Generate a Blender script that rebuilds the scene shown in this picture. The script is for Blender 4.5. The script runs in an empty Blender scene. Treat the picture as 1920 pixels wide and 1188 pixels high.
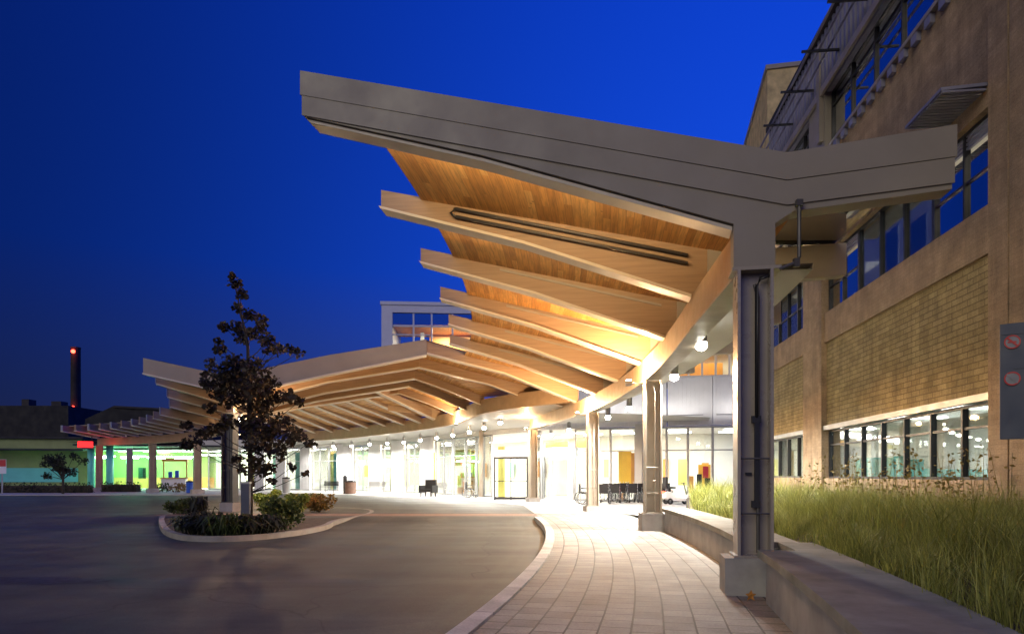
import bpy, math, random
from math import sin, cos, radians as R, pi, sqrt, atan2
from mathutils import Vector, Matrix
random.seed(7)
sc = bpy.context.scene
COL = sc.collection
F = 1280.0; H = 1.35; U0 = 960.0; V0 = 890.0
def at(u, v, D):                       # photo pixel + distance -> world point
    return Vector(((u-U0)/F*D, D, H+(V0-v)/F*D))
def px(u, D): return (u-U0)/F*D

# ------------------------------------------------------------------ materials
MATS = {}
def nodes(name):
    m = bpy.data.materials.new(name); m.use_nodes = True
    nt = m.node_tree; b = nt.nodes['Principled BSDF']
    MATS[name] = m
    return m, nt, b
def N(nt, t, **k):
    n = nt.nodes.new(t)
    for a, b in k.items():
        if a.startswith('i_'):
            key = a[2:]; key = int(key) if key.isdigit() else key.replace('_', ' ')
            n.inputs[key].default_value = b
        else: setattr(n, a, b)
    return n
def mixrgb(nt, fac, a, b, mode='MIX'):
    n = nt.nodes.new('ShaderNodeMix'); n.data_type = 'RGBA'; n.blend_type = mode
    for s, v in ((0, fac), (6, a), (7, b)):
        if hasattr(v, 'is_output') or hasattr(v, 'links'): nt.links.new(v, n.inputs[s])
        elif s == 0: n.inputs[0].default_value = v
        else: n.inputs[s].default_value = (*v, 1) if len(v) == 3 else v
    return n.outputs[2]
def coord(nt, kind='Object', scale=(1,1,1), rot=(0,0,0)):
    t = N(nt, 'ShaderNodeTexCoord'); mp = N(nt, 'ShaderNodeMapping')
    mp.inputs['Scale'].default_value = scale; mp.inputs['Rotation'].default_value = rot
    nt.links.new(t.outputs[kind], mp.inputs[0]); return mp.outputs[0]
def noise(nt, vec, scale, detail=4, rough=.6):
    n = N(nt, 'ShaderNodeTexNoise'); n.inputs['Scale'].default_value = scale
    n.inputs['Detail'].default_value = detail; n.inputs['Roughness'].default_value = rough
    nt.links.new(vec, n.inputs['Vector']); return n.outputs['Fac']
def ramp(nt, fac, pts):
    r = N(nt, 'ShaderNodeValToRGB'); nt.links.new(fac, r.inputs[0])
    el = r.color_ramp.elements
    while len(el) < len(pts): el.new(.5)
    for e, (p, c) in zip(el, pts):
        e.position = p; e.color = (*c, 1) if hasattr(c, '__len__') else (c, c, c, 1)
    return r.outputs[0]
def bump(nt, b, h, s=.3, d=.02):
    n = N(nt, 'ShaderNodeBump'); n.inputs['Strength'].default_value = s; n.inputs['Distance'].default_value = d
    nt.links.new(h, n.inputs['Height']); nt.links.new(n.outputs[0], b.inputs['Normal'])
def plain(name, c, rough=.55, metal=0, var=.25, sc_=3.0, bmp=.0, kind='Object', coat=0):
    m, nt, b = nodes(name)
    v = coord(nt, kind)
    f = noise(nt, v, sc_, 6)
    lo = tuple(x*(1-var) for x in c); hi = tuple(min(1, x*(1+var)) for x in c)
    nt.links.new(ramp(nt, f, [(.3, lo), (.7, hi)]), b.inputs['Base Color'])
    rr = ramp(nt, noise(nt, v, sc_*2.3, 4), [(.3, max(.03, rough-.1)), (.7, min(1, rough+.12))])
    nt.links.new(rr, b.inputs['Roughness'])
    b.inputs['Metallic'].default_value = metal
    if coat: b.inputs['Coat Weight'].default_value = coat
    if bmp: bump(nt, b, noise(nt, v, sc_*12, 4), bmp, .01)
    return m
def emit(name, c, s):
    m, nt, b = nodes(name)
    b.inputs['Base Color'].default_value = (*[min(1, x) for x in c], 1)
    b.inputs['Emission Color'].default_value = (*c, 1); b.inputs['Emission Strength'].default_value = s
    return m
def glass(name, tint=(1,1,1), refl=.08, dark=None, rough=.02):
    m, nt, b = nodes(name)
    nt.nodes.remove(b); out = nt.nodes['Material Output']
    tr = N(nt, 'ShaderNodeBsdfTransparent'); tr.inputs[0].default_value = (*tint, 1)
    gl = N(nt, 'ShaderNodeBsdfGlossy'); gl.inputs['Roughness'].default_value = rough
    fr = N(nt, 'ShaderNodeLayerWeight'); fr.inputs['Blend'].default_value = .35
    ad = N(nt, 'ShaderNodeMath', operation='ADD', use_clamp=True); ad.inputs[1].default_value = refl
    mu = N(nt, 'ShaderNodeMath', operation='MULTIPLY'); mu.inputs[1].default_value = .6
    nt.links.new(fr.outputs['Fresnel'], mu.inputs[0]); nt.links.new(mu.outputs[0], ad.inputs[0])
    mx = N(nt, 'ShaderNodeMixShader'); nt.links.new(ad.outputs[0], mx.inputs[0])
    nt.links.new(tr.outputs[0], mx.inputs[1]); nt.links.new(gl.outputs[0], mx.inputs[2])
    nt.links.new(mx.outputs[0], out.inputs[0]); return m

plain('metal_clad', (.285,.25,.205), .48, .0, .10, .9, .02)
plain('rib_grey', (.30,.27,.23), .5, 0, .10, .9)
plain('steel_tan', (.36,.31,.25), .4, .0, .12, 1.5)
plain('steel_umber', (.33,.29,.26), .3, .0, .12, 1.5)
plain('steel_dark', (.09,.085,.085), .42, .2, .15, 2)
plain('rib_wood', (.40,.26,.15), .5, 0, .15, 2.0)
plain('flange_cream', (.62,.56,.47), .5, 0, .06, 2.0)
plain('beam_wood', (.44,.31,.19), .5, 0, .12, 2.0)
plain('concrete', (.36,.345,.33), .85, 0, .22, 2.5, .25)
plain('concrete_cap', (.24,.235,.20), .85, 0, .4, 1.6, .35)
plain('kerb_stone', (.30,.28,.25), .85, 0, .22, 2.0, .3)
plain('panel_white', (.62,.62,.63), .45, 0, .05, 1.5)
plain('soffit_grey', (.50,.49,.46), .55, 0, .05, .7)
plain('frame_grey', (.36,.37,.38), .4, .3, .1, 2)
plain('frame_dark', (.03,.03,.035), .4, .3, .1, 2)
plain('black_fabric', (.016,.016,.018), .7, 0, .3, 8)
plain('rubber', (.02,.02,.02), .8, 0, .2, 8)
plain('chrome', (.55,.56,.58), .25, .9, .1, 5)
plain('bark', (.035,.028,.022), .9, 0, .4, 14, .5)
plain('soil', (.07,.052,.038), .95, 0, .5, 6, .6)
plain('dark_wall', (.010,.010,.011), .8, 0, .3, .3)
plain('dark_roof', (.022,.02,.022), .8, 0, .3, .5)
plain('green_wall', (.26,.30,.11), .7, 0, .15, .6)
plain('orange_wall', (.55,.27,.08), .6, 0, .15, 1)
plain('turquoise_paint', (.15,.55,.52), .5, 0, .1, 1)
plain('purple_metal', (.25,.245,.34), .5, .2, .15, 1.2)
plain('sign_blue', (.06,.075,.12), .5, 0, .1, 2)
plain('white_paint', (.75,.75,.74), .5, 0, .05, 2)
plain('red_paint', (.5,.02,.03), .45, 0, .1, 4)
plain('glyph', (.30,.30,.34), .5)
plain('brown_bin', (.20,.12,.09), .6, 0, .2, 5)
plain('tan_stone', (.58,.44,.20), .9, 0, .35, 2.5, .6)
plain('door_yellow', (.72,.44,.05), .45, 0, .12, 1.2)
plain('door_orange', (.62,.28,.06), .45, 0, .12, 1.2)
plain('lime_paint', (.74,.68,.20), .5, 0, .1, 1)
plain('mint_paint', (.35,.70,.55), .5, 0, .1, 1)
plain('blue_plastic', (.02,.10,.55), .4, 0, .1, 3)
plain('leaf_dead', (.45,.20,.04), .8, 0, .3, 20)
plain('interior_floor', (.55,.50,.44), .3, 0, .1, .8)
plain('interior_wall', (.74,.72,.66), .6, 0, .06, .6)
plain('rib_metal', (.30,.31,.36), .5, .2, .08, 1)
emit('lamp_white', (1,.93,.80), 60)
emit('lamp_warm', (1,.80,.50), 40)
emit('ceiling_light', (1,.97,.90), 8)
emit('green_tube', (.45,1,.72), 30)
emit('red_light', (1,.04,.02), 14)
emit('red_sign', (1,.02,.02), 2.2)
emit('warm_room', (1,.62,.25), 1.3)
emit('interior_warm', (1,.55,.16), 1.1)
glass('glass_clear', (.92,.96,.95), .03)
glass('glass_blue', (.16,.2,.26), .55)
glass('glass_dim', (.55,.6,.62), .12)

def asphalt():
    m, nt, b = nodes('asphalt'); v = coord(nt)
    big = noise(nt, v, .16, 5, .65); fine = noise(nt, v, 60, 3)
    # long streaks of wear and old patches
    v2 = coord(nt, scale=(.12, .9, 1), rot=(0,0,.25)); st = noise(nt, v2, 1.0, 5, .6)
    a = ramp(nt, big, [(.3, (.052,.054,.050)), (.7, (.095,.096,.088))])
    c = mixrgb(nt, .55, a, ramp(nt, st, [(.35, (.044,.045,.042)), (.65, (.112,.112,.102))]))
    c = mixrgb(nt, .35, c, ramp(nt, fine, [(.35, (.02,.02,.02)), (.65, (.11,.11,.11))]))
    agg = N(nt, 'ShaderNodeTexVoronoi'); agg.inputs['Scale'].default_value = 75; nt.links.new(v, agg.inputs['Vector'])
    c = mixrgb(nt, .5, c, mixrgb(nt, 1, c, ramp(nt, agg.outputs['Distance'], [(.1, 1.9), (.5, .6)]), 'MULTIPLY'))
    wv = N(nt, 'ShaderNodeVectorMath', operation='ADD'); nt.links.new(v, wv.inputs[0])
    wn = N(nt, 'ShaderNodeTexNoise'); wn.inputs['Scale'].default_value = .8; nt.links.new(v, wn.inputs['Vector']); nt.links.new(wn.outputs['Color'], wv.inputs[1])
    ck = N(nt, 'ShaderNodeTexVoronoi', feature='DISTANCE_TO_EDGE'); ck.inputs['Scale'].default_value = .17; nt.links.new(wv.outputs[0], ck.inputs['Vector'])
    c = mixrgb(nt, 1, c, ramp(nt, ck.outputs['Distance'], [(.0005, .35), (.0025, 1)]), 'MULTIPLY')
    pt = N(nt, 'ShaderNodeTexVoronoi'); pt.inputs['Scale'].default_value = .085; nt.links.new(coord(nt, rot=(0,0,.3)), pt.inputs['Vector']); pt.distance='CHEBYCHEV'
    sx = N(nt, 'ShaderNodeSeparateXYZ'); nt.links.new(pt.outputs['Color'], sx.inputs[0])
    c = mixrgb(nt, 1, c, ramp(nt, sx.outputs[0], [(.2, .8), (.8, 1.2)]), 'MULTIPLY')
    c = mixrgb(nt, 1, c, ramp(nt, noise(nt, v, .9, 6, .7), [(.3, .62), (.7, 1.32)]), 'MULTIPLY')
    c = mixrgb(nt, 1, c, (.90,1.0,.90), 'MULTIPLY')
    ds = N(nt, 'ShaderNodeVectorMath', operation='DISTANCE'); ds.inputs[1].default_value=(3.45-58,18,0); nt.links.new(v, ds.inputs[0])
    cx_ = N(nt, 'ShaderNodeCombineXYZ'); nt.links.new(ds.outputs['Value'], cx_.inputs[0])
    c = mixrgb(nt, 1, c, ramp(nt, noise(nt, cx_.outputs[0], 1.1, 3, .6), [(.35, .74), (.62, 1.15)]), 'MULTIPLY')
    nt.links.new(c, b.inputs['Base Color'])
    nt.links.new(ramp(nt, st, [(.3, .5), (.7, .8)]), b.inputs['Roughness'])
    bump(nt, b, agg.outputs['Distance'], .35, .005)
asphalt()
def pavers(name, w, h, c1, c2, mortar, rough=.75, off=0.5, ms=.012):
    m, nt, b = nodes(name)
    v = coord(nt, 'UV')
    br = N(nt, 'ShaderNodeTexBrick', offset=off, squash=1)
    br.inputs['Scale'].default_value = 1; br.inputs['Brick Width'].default_value = w; br.inputs['Row Height'].default_value = h
    br.inputs['Mortar Size'].default_value = ms; br.inputs['Mortar Smooth'].default_value = .3
    br.inputs['Color1'].default_value = (*c1,1); br.inputs['Color2'].default_value = (*c2,1); br.inputs['Mortar'].default_value = (*mortar,1)
    nt.links.new(v, br.inputs['Vector'])
    dirt = ramp(nt, noise(nt, v, 2.2, 6), [(.3, .62), (.72, 1.1)])
    grain = ramp(nt, noise(nt, v, 38, 3), [(.3, .75), (.7, 1.15)])
    c = mixrgb(nt, 1, br.outputs['Color'], dirt, 'MULTIPLY'); c = mixrgb(nt, 1, c, grain, 'MULTIPLY')
    nt.links.new(c, b.inputs['Base Color']); b.inputs['Roughness'].default_value = rough
    if 'brick' in name:
        mp = N(nt, 'ShaderNodeMapping'); mp.inputs['Scale'].default_value = (2.6, .22, 1); nt.links.new(v, mp.inputs[0])
        c = mixrgb(nt, 1, c, ramp(nt, noise(nt, mp.outputs[0], 1.3, 6, .65), [(.3, .70), (.62, 1.08)]), 'MULTIPLY')
        nt.links.new(c, b.inputs['Base Color'])
    inv = N(nt, 'ShaderNodeMath', operation='SUBTRACT'); inv.inputs[0].default_value = 1
    nt.links.new(br.outputs['Fac'], inv.inputs[1])
    ad = N(nt, 'ShaderNodeMath', operation='MULTIPLY_ADD'); ad.inputs[1].default_value = .35
    nt.links.new(noise(nt, v, 25, 4), ad.inputs[0]); nt.links.new(inv.outputs[0], ad.inputs[2])
    bump(nt, b, ad.outputs[0], .6, .008)
pavers('pavers', .3, .28, (.285,.265,.235), (.40,.375,.335), (.10,.09,.08), ms=.011)
pavers('band_pavers', .22, .11, (.30,.18,.13), (.36,.23,.17), (.15,.1,.08), ms=.006)
pavers('brick_pink', .24, .075, (.44,.305,.185), (.50,.355,.225), (.40,.28,.175), .85, ms=.005)
pavers('brick_tan', .32, .105, (.38,.29,.13), (.50,.39,.195), (.24,.18,.09), .9, ms=.010)
pavers('plaza', 1.5, 1.5, (.50,.48,.45), (.54,.52,.49), (.3,.28,.26), .7, 0, .012)
pavers('kerb_units', 60, 1.5, (.62,.59,.54), (.70,.67,.62), (.16,.15,.14), .85, 0, .012)
def soffit():
    m, nt, b = nodes('wood_soffit'); t = N(nt, 'ShaderNodeTexCoord')
    sp = N(nt, 'ShaderNodeSeparateXYZ'); nt.links.new(t.outputs['UV'], sp.inputs[0])
    dv = N(nt, 'ShaderNodeMath', operation='DIVIDE'); dv.inputs[1].default_value = .12; nt.links.new(sp.outputs[0], dv.inputs[0])
    fl = N(nt, 'ShaderNodeMath', operation='FLOOR'); nt.links.new(dv.outputs[0], fl.inputs[0])
    # board joints staggered along the run
    ld = N(nt, 'ShaderNodeMath', operation='MULTIPLY_ADD'); ld.inputs[1].default_value = .37; nt.links.new(fl.outputs[0], ld.inputs[0])
    ly = N(nt, 'ShaderNodeMath', operation='DIVIDE'); ly.inputs[1].default_value = 2.1; nt.links.new(sp.outputs[1], ly.inputs[0])
    nt.links.new(ly.outputs[0], ld.inputs[2])
    fy = N(nt, 'ShaderNodeMath', operation='FLOOR'); nt.links.new(ld.outputs[0], fy.inputs[0])
    cb = N(nt, 'ShaderNodeCombineXYZ'); nt.links.new(fl.outputs[0], cb.inputs[0]); nt.links.new(fy.outputs[0], cb.inputs[1])
    wn = N(nt, 'ShaderNodeTexWhiteNoise', noise_dimensions='3D'); nt.links.new(cb.outputs[0], wn.inputs[0])
    fc = N(nt, 'ShaderNodeMath', operation='FRACT'); nt.links.new(dv.outputs[0], fc.inputs[0])
    mp = N(nt, 'ShaderNodeMapping'); mp.inputs['Scale'].default_value = (16, 1.1, 1)
    ad = N(nt, 'ShaderNodeVectorMath', operation='ADD'); nt.links.new(t.outputs['UV'], ad.inputs[0]); nt.links.new(wn.outputs['Color'], ad.inputs[1])
    nt.links.new(ad.outputs[0], mp.inputs[0])
    gr = noise(nt, mp.outputs[0], 1.6, 6, .65)
    base = ramp(nt, wn.outputs['Value'], [(0, (.46,.215,.055)), (.5, (.60,.30,.085)), (1, (.72,.42,.15))])
    c = mixrgb(nt, 1, base, ramp(nt, gr, [(.25, .55), (.6, 1.12)]), 'MULTIPLY')
    vo = N(nt, 'ShaderNodeTexVoronoi'); vo.inputs['Scale'].default_value = 2.6; nt.links.new(t.outputs['UV'], vo.inputs['Vector'])
    c = mixrgb(nt, 1, c, ramp(nt, vo.outputs['Distance'], [(.03, .35), (.07, 1)]), 'MULTIPLY')
    c = mixrgb(nt, 1, c, ramp(nt, fc.outputs[0], [(0, .3), (.06, 1)]), 'MULTIPLY')
    nt.links.new(c, b.inputs['Base Color']); b.inputs['Roughness'].default_value = .5
soffit()
def glulam(name, a, bb):
    m, nt, b = nodes(name); v = coord(nt, 'UV')
    sp = N(nt, 'ShaderNodeSeparateXYZ'); nt.links.new(v, sp.inputs[0])
    mp = N(nt, 'ShaderNodeMapping'); mp.inputs['Scale'].default_value = (.6, 14, 1); nt.links.new(v, mp.inputs[0])
    g = noise(nt, mp.outputs[0], 1.4, 6, .6)
    c = ramp(nt, g, [(.3, a), (.7, bb)])
    nt.links.new(c, b.inputs['Base Color']); b.inputs['Roughness'].default_value = .45
glulam('glulam', (.25,.165,.105), (.36,.25,.16))
def foliage(name, lo, hi, rough=.6):
    m, nt, b = nodes(name); v = coord(nt)
    f = noise(nt, v, 3.5, 3)
    oi = N(nt, 'ShaderNodeNewGeometry')
    c = mixrgb(nt, oi.outputs['Random Per Island'], lo, hi)
    c = mixrgb(nt, 1, c, ramp(nt, f, [(.3, .6), (.7, 1.2)]), 'MULTIPLY')
    nt.links.new(c, b.inputs['Base Color']); b.inputs['Roughness'].default_value = rough
    out = nt.nodes['Material Output']
    tl = N(nt, 'ShaderNodeBsdfTranslucent'); nt.links.new(c, tl.inputs[0])
    mx = N(nt, 'ShaderNodeMixShader'); mx.inputs[0].default_value = .3
    nt.links.new(b.outputs[0], mx.inputs[1]); nt.links.new(tl.outputs[0], mx.inputs[2]); nt.links.new(mx.outputs[0], out.inputs[0])
foliage('leaf_maple', (.024,.020,.013), (.055,.042,.024))
foliage('leaf_grass', (.16,.19,.035), (.48,.49,.13))
foliage('leaf_shrub', (.04,.07,.015), (.10,.14,.035))
foliage('leaf_dark', (.018,.024,.014), (.04,.045,.02))
foliage('leaf_lime', (.15,.22,.03), (.28,.33,.06))
foliage('leaf_autumn', (.16,.12,.02), (.34,.17,.04))
foliage('leaf_hosta', (.03,.05,.02), (.30,.32,.20))
foliage('leaf_stalk', (.12,.10,.03), (.28,.19,.045))

# ------------------------------------------------------------------ mesh helper
class MB:
    def __init__(s): s.v=[]; s.f=[]; s.uv=[]; s.mi=[]; s.m=0
    def face(s, pts, uv=None):
        i=len(s.v); s.v += [tuple(p) for p in pts]; s.f.append(tuple(range(i,i+len(pts))))
        s.uv.append(uv); s.mi.append(s.m)
    def box(s, lo, hi, M=None):
        x0,y0,z0=lo; x1,y1,z1=hi
        c=[Vector(p) for p in ((x0,y0,z0),(x1,y0,z0),(x1,y1,z0),(x0,y1,z0),(x0,y0,z1),(x1,y0,z1),(x1,y1,z1),(x0,y1,z1))]
        q=[(0,3,2,1,'xy'),(4,5,6,7,'xy'),(0,1,5,4,'xz'),(1,2,6,5,'yz'),(2,3,7,6,'xz'),(3,0,4,7,'yz')]
        for a in q:
            ps=[c[k] for k in a[:4]]
            ax={'xy':(0,1),'xz':(0,2),'yz':(1,2)}[a[4]]
            s.face([M@p if M else p for p in ps],[(p[ax[0]],p[ax[1]]) for p in ps])
    def obox(s, c, ax, size):           # centred box with x axis direction ax (in plan)
        a=atan2(ax[1],ax[0]); M=Matrix.Translation(Vector(c))@Matrix.Rotation(a,4,'Z')
        w,d,h=size; s.box((-w/2,-d/2,-h/2),(w/2,d/2,h/2),M)
    def bar(s, a, b, w, h):             # rectangular bar between two points, w horizontal, h vertical
        a=Vector(a); b=Vector(b); d=(b-a); L=d.length; d.normalize()
        up=Vector((0,0,1)) if abs(d.z)<.95 else Vector((0,1,0))
        sx=d.cross(up).normalized(); uz=sx.cross(d).normalized()
        M=Matrix((( d.x,sx.x,uz.x,a.x),(d.y,sx.y,uz.y,a.y),(d.z,sx.z,uz.z,a.z),(0,0,0,1)))
        s.box((0,-w/2,-h/2),(L,w/2,h/2),M)
    def prism(s, prof, a, b):           # extrude 3D profile points prof by from offset a to b
        a=Vector(a); b=Vector(b); n=len(prof); A=[Vector(p)+a for p in prof]; B=[Vector(p)+b for p in prof]
        t=(b-a).length
        d=0; ds=[0]
        for i in range(n): d+=(A[(i+1)%n]-A[i]).length; ds.append(d)
        e=(Vector(prof[1])-Vector(prof[0])).normalized()
        def uvf(P): return [((Vector((p.x,p.y,0))-Vector((A[0].x,A[0].y,0))).length, p.z) for p in P]
        s.face(A, uvf(A)); s.face(B[::-1], uvf(B)[::-1])
        for i in range(n):
            j=(i+1)%n
            s.face([A[j],A[i],B[i],B[j]],[(ds[i+1],0),(ds[i],0),(ds[i],t),(ds[i+1],t)])
    def tube(s, pts, r, n=8, cap=True):
        pts=[Vector(p) for p in pts]
        rs=r if hasattr(r,'__len__') else [r]*len(pts)
        rings=[]
        for i,p in enumerate(pts):
            d=(pts[min(i+1,len(pts)-1)]-pts[max(i-1,0)]).normalized()
            up=Vector((0,0,1)) if abs(d.z)<.9 else Vector((1,0,0))
            x=d.cross(up).normalized(); y=x.cross(d)
            rings.append([p+(x*cos(2*pi*k/n)+y*sin(2*pi*k/n))*rs[i] for k in range(n)])
        i0=len(s.v)
        for rg in rings: s.v += [tuple(p) for p in rg]
        for i in range(len(rings)-1):
            for k in range(n):
                s.f.append((i0+i*n+k,i0+i*n+(k+1)%n,i0+(i+1)*n+(k+1)%n,i0+(i+1)*n+k)); s.uv.append(None); s.mi.append(s.m)
        if cap:
            s.f.append(tuple(i0+k for k in range(n))[::-1]); s.f.append(tuple(i0+(len(rings)-1)*n+k for k in range(n)))
            s.uv += [None,None]; s.mi += [s.m,s.m]
    def cyl(s, c, r, h, n=20, r2=None):
        c=Vector(c); s.tube([c,c+Vector((0,0,h))],[r,r if r2 is None else r2],n)
    def torus(s, c, R_, r, axis='x', n=24, m=6, M=None):
        c=Vector(c); i0=len(s.v)
        for i in range(n):
            a=2*pi*i/n
            for k in range(m):
                b=2*pi*k/m; q=(R_+r*cos(b))
                p=Vector((r*sin(b), q*cos(a), q*sin(a)))
                if axis=='z': p=Vector((p.y,p.z,p.x))
                if axis=='y': p=Vector((p.y,p.x,p.z))
                p=p+c
                s.v.append(tuple(M@p if M else p))
        for i in range(n):
            for k in range(m):
                s.f.append((i0+i*m+k,i0+i*m+(k+1)%m,i0+((i+1)%n)*m+(k+1)%m,i0+((i+1)%n)*m+k)); s.uv.append(None); s.mi.append(s.m)
    def blob(s, c, r, n=10, sq=(1,1,1)):
        c=Vector(c); rows=max(4,n//2)
        pts=[]
        for i in range(rows+1):
            t=pi*i/rows; pts.append((sin(t),cos(t)))
        i0=len(s.v)
        for (a,z) in pts:
            for k in range(n):
                s.v.append((c.x+a*cos(2*pi*k/n)*r*sq[0],c.y+a*sin(2*pi*k/n)*r*sq[1],c.z+z*r*sq[2]))
        for i in range(rows):
            for k in range(n):
                s.f.append((i0+i*n+k,i0+(i+1)*n+k,i0+(i+1)*n+(k+1)%n,i0+i*n+(k+1)%n)); s.uv.append(None); s.mi.append(s.m)
    def build(s, name, mat, parent=None, smooth=False, bevel=0):
        me=bpy.data.meshes.new(name); me.from_pydata(s.v,[],s.f)
        mats=mat if isinstance(mat,(list,tuple)) else [mat]
        for m in mats: me.materials.append(MATS[m])
        if any(u is not None for u in s.uv):
            l=me.uv_layers.new(name='UVMap'); buf=[]
            for f,u in zip(s.f,s.uv):
                for k in range(len(f)):
                    buf += list(u[k]) if u else [0.,0.]
            l.data.foreach_set('uv',buf)
        if len(mats)>1: me.polygons.foreach_set('material_index',s.mi)
        if smooth: me.polygons.foreach_set('use_smooth',[True]*len(me.polygons))
        o=bpy.data.objects.new(name,me); COL.objects.link(o)
        if parent: o.parent=parent
        if bevel:
            b=o.modifiers.new('bevel','BEVEL'); b.width=bevel; b.segments=2; b.limit_method='ANGLE'
        return o
def tag(o, label=None, cat=None, group=None, kind=None):
    if label: o['label']=label
    if cat: o['category']=cat
    if group: o['group']=group
    if kind: o['kind']=kind
    return o
def empty(name, loc=(0,0,0), rz=0, label=None, cat=None, group=None):
    o=bpy.data.objects.new(name,None); COL.objects.link(o); o.location=loc; o.rotation_euler=(0,0,rz)
    return tag(o,label,cat,group)
def copy_tree(o, parent=None):
    c=o.copy(); COL.objects.link(c)
    if parent: c.parent=parent
    for ch in list(o.children): copy_tree(ch,c)
    return c
def lamp(kind, loc, energy, color, parent=None, size=.1, spot=None, aim=None, blend=.5, shape=None):
    l=bpy.data.lights.new('lamp_light',kind); l.energy=energy; l.color=color
    if kind=='AREA': 
        l.size=size[0] if hasattr(size,'__len__') else size
        if hasattr(size,'__len__'): l.shape='RECTANGLE'; l.size_y=size[1]
    else: l.shadow_soft_size=size
    if spot: l.spot_size=R(spot); l.spot_blend=blend
    o=bpy.data.objects.new('lamp_light',l); COL.objects.link(o); o.location=loc
    if aim is not None: o.rotation_euler=(Vector(aim)).to_track_quat('-Z','Y').to_euler()
    if parent: o.parent=parent
    return o

# ------------------------------------------------------------------ ring geometry
CX, CY, RR = 3.45-58, 18.0, 58.0
def P(th, r, z=0): return Vector((CX+(RR+r)*cos(th), CY+(RR+r)*sin(th), z))
def thD(D): return math.asin((D-CY)/RR)
def arc(D0, D1, n): return [thD(D0)+(thD(D1)-thD(D0))*i/n for i in range(n+1)]
def zg(D):                                  # driveway level
    t=max(0,min(1,(D-20.6)/1.9)); t=t*t*(3-2*t); return -.125+.121*t
def strip(mb, ths, r0, r1, z0, z1, uvflip=False):
    for a,b in zip(ths,ths[1:]):
        pts=[P(a,r0,z0),P(a,r1,z1),P(b,r1,z1),P(b,r0,z0)]
        uv=[(r0,a*RR),(r1,a*RR),(r1,b*RR),(r0,b*RR)]
        mb.face(pts,uv)
def arcbox(mb, ths, r0, r1, z0, z1):
    for a,b in zip(ths,ths[1:]):
        for (q,w,zq,zw) in ((r0,r1,z1,z1),(r1,r0,z0,z0),(r0,r0,z0,z1),(r1,r1,z1,z0)):
            mb.face([P(a,q,zq),P(a,w,zw),P(b,w,zw),P(b,q,zq)],[(q+zq,a*RR),(w+zw,a*RR),(w+zw,b*RR),(q+zq,b*RR)])
    for t in (ths[0],ths[-1]):
        mb.face([P(t,r0,z0),P(t,r1,z0),P(t,r1,z1),P(t,r0,z1)],[(r0,z0),(r1,z0),(r1,z1),(r0,z1)])

# ------------------------------------------------------------------ ground
mb=MB(); mb.face([(-400,-60,-.16),(400,-60,-.16),(400,600,-.16),(-400,600,-.16)]); tag(mb.build('ground','soil'),kind='structure')
mb=MB(); ys=[-8,0,5,10,15,18,20.6]+[20.6+.19*i for i in range(1,11)]+[24,30,40,60,75]
xs=[-95,-60,-40,-20,-10,-5,0,4]
for y0,y1 in zip(ys,ys[1:]):
    for x0,x1 in zip(xs,xs[1:]):
        mb.face([(x0,y0,zg(y0)),(x1,y0,zg(y0)),(x1,y1,zg(y1)),(x0,y1,zg(y1))])
tag(mb.build('driveway','asphalt'),kind='structure')
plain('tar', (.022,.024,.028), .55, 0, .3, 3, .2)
mb=MB()
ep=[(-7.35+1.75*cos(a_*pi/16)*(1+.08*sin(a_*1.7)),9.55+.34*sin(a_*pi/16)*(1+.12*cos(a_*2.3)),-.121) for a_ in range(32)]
mb.face(ep); tag(mb.build('asphalt_patch','tar'),kind='structure')  # thin dark uneven oval sheet lying just above the driveway
KR0,KR1 = -2.62,-2.44
mb=MB(); strip(mb,arc(-6,24,40),KR1-.002,.55,0,0); mb.uv=[[(b,a) for a,b in u] for u in mb.uv]; tag(mb.build('sidewalk','pavers'),kind='structure')
mb=MB(); arcbox(mb,arc(-6,21.9,60),KR0,KR1,-.16,.03); tag(mb.build('kerb','kerb_units'),kind='structure')
# raised crossing band of reddish pavers
mb=MB()
for x0,x1 in ((-12,-8),(-8,-4),(-4,.84)):
    mb.face([(x0,22.55,zg(22.55)+.004),(x1,22.55,zg(22.55)+.004),(x1,23.9,zg(23.9)+.004),(x0,23.9,zg(23.9)+.004)],[(x0,0),(x1,0),(x1,1.35),(x0,1.35)])
tag(mb.build('crossing_band','band_pavers'),kind='structure')
# light concrete plaza in front of the entrance
pl=[(.80,23.9),(.5,30),(-1.2,34.5),(-4.2,38.8),(-9,44.5),(-14,49.5),(-24,55.5),(-44,60),(-44,70),(14,70),(14,12),(6,12),(4.0,23.9)]
mb=MB(); mb.face([(x,y,.006) for x,y in pl],[(x,y) for x,y in pl]); tag(mb.build('plaza','plaza'),kind='structure')
mb=MB(); strip(mb,arc(-4,23.9,20),-8.0,-2.7,-.118,-.118)
# footpath beside the left wing
pl2=[(-80,44.2),(-38,44.4),(-26,45.5),(-17,44.2),(-14.5,49.3),(-24,55.5),(-44,60),(-80,60)]
mb=MB(); mb.face([(x,y,.05) for x,y in pl2],[(x,y) for x,y in pl2])
for (x0,y0),(x1,y1) in zip(pl2[:3],pl2[1:4]): mb.face([(x0,y0,-.1),(x1,y1,-.1),(x1,y1,.05),(x0,y0,.05)],[(0,0),(1,0),(1,1),(0,1)])
tag(mb.build('footpath','plaza'),kind='structure')
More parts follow.
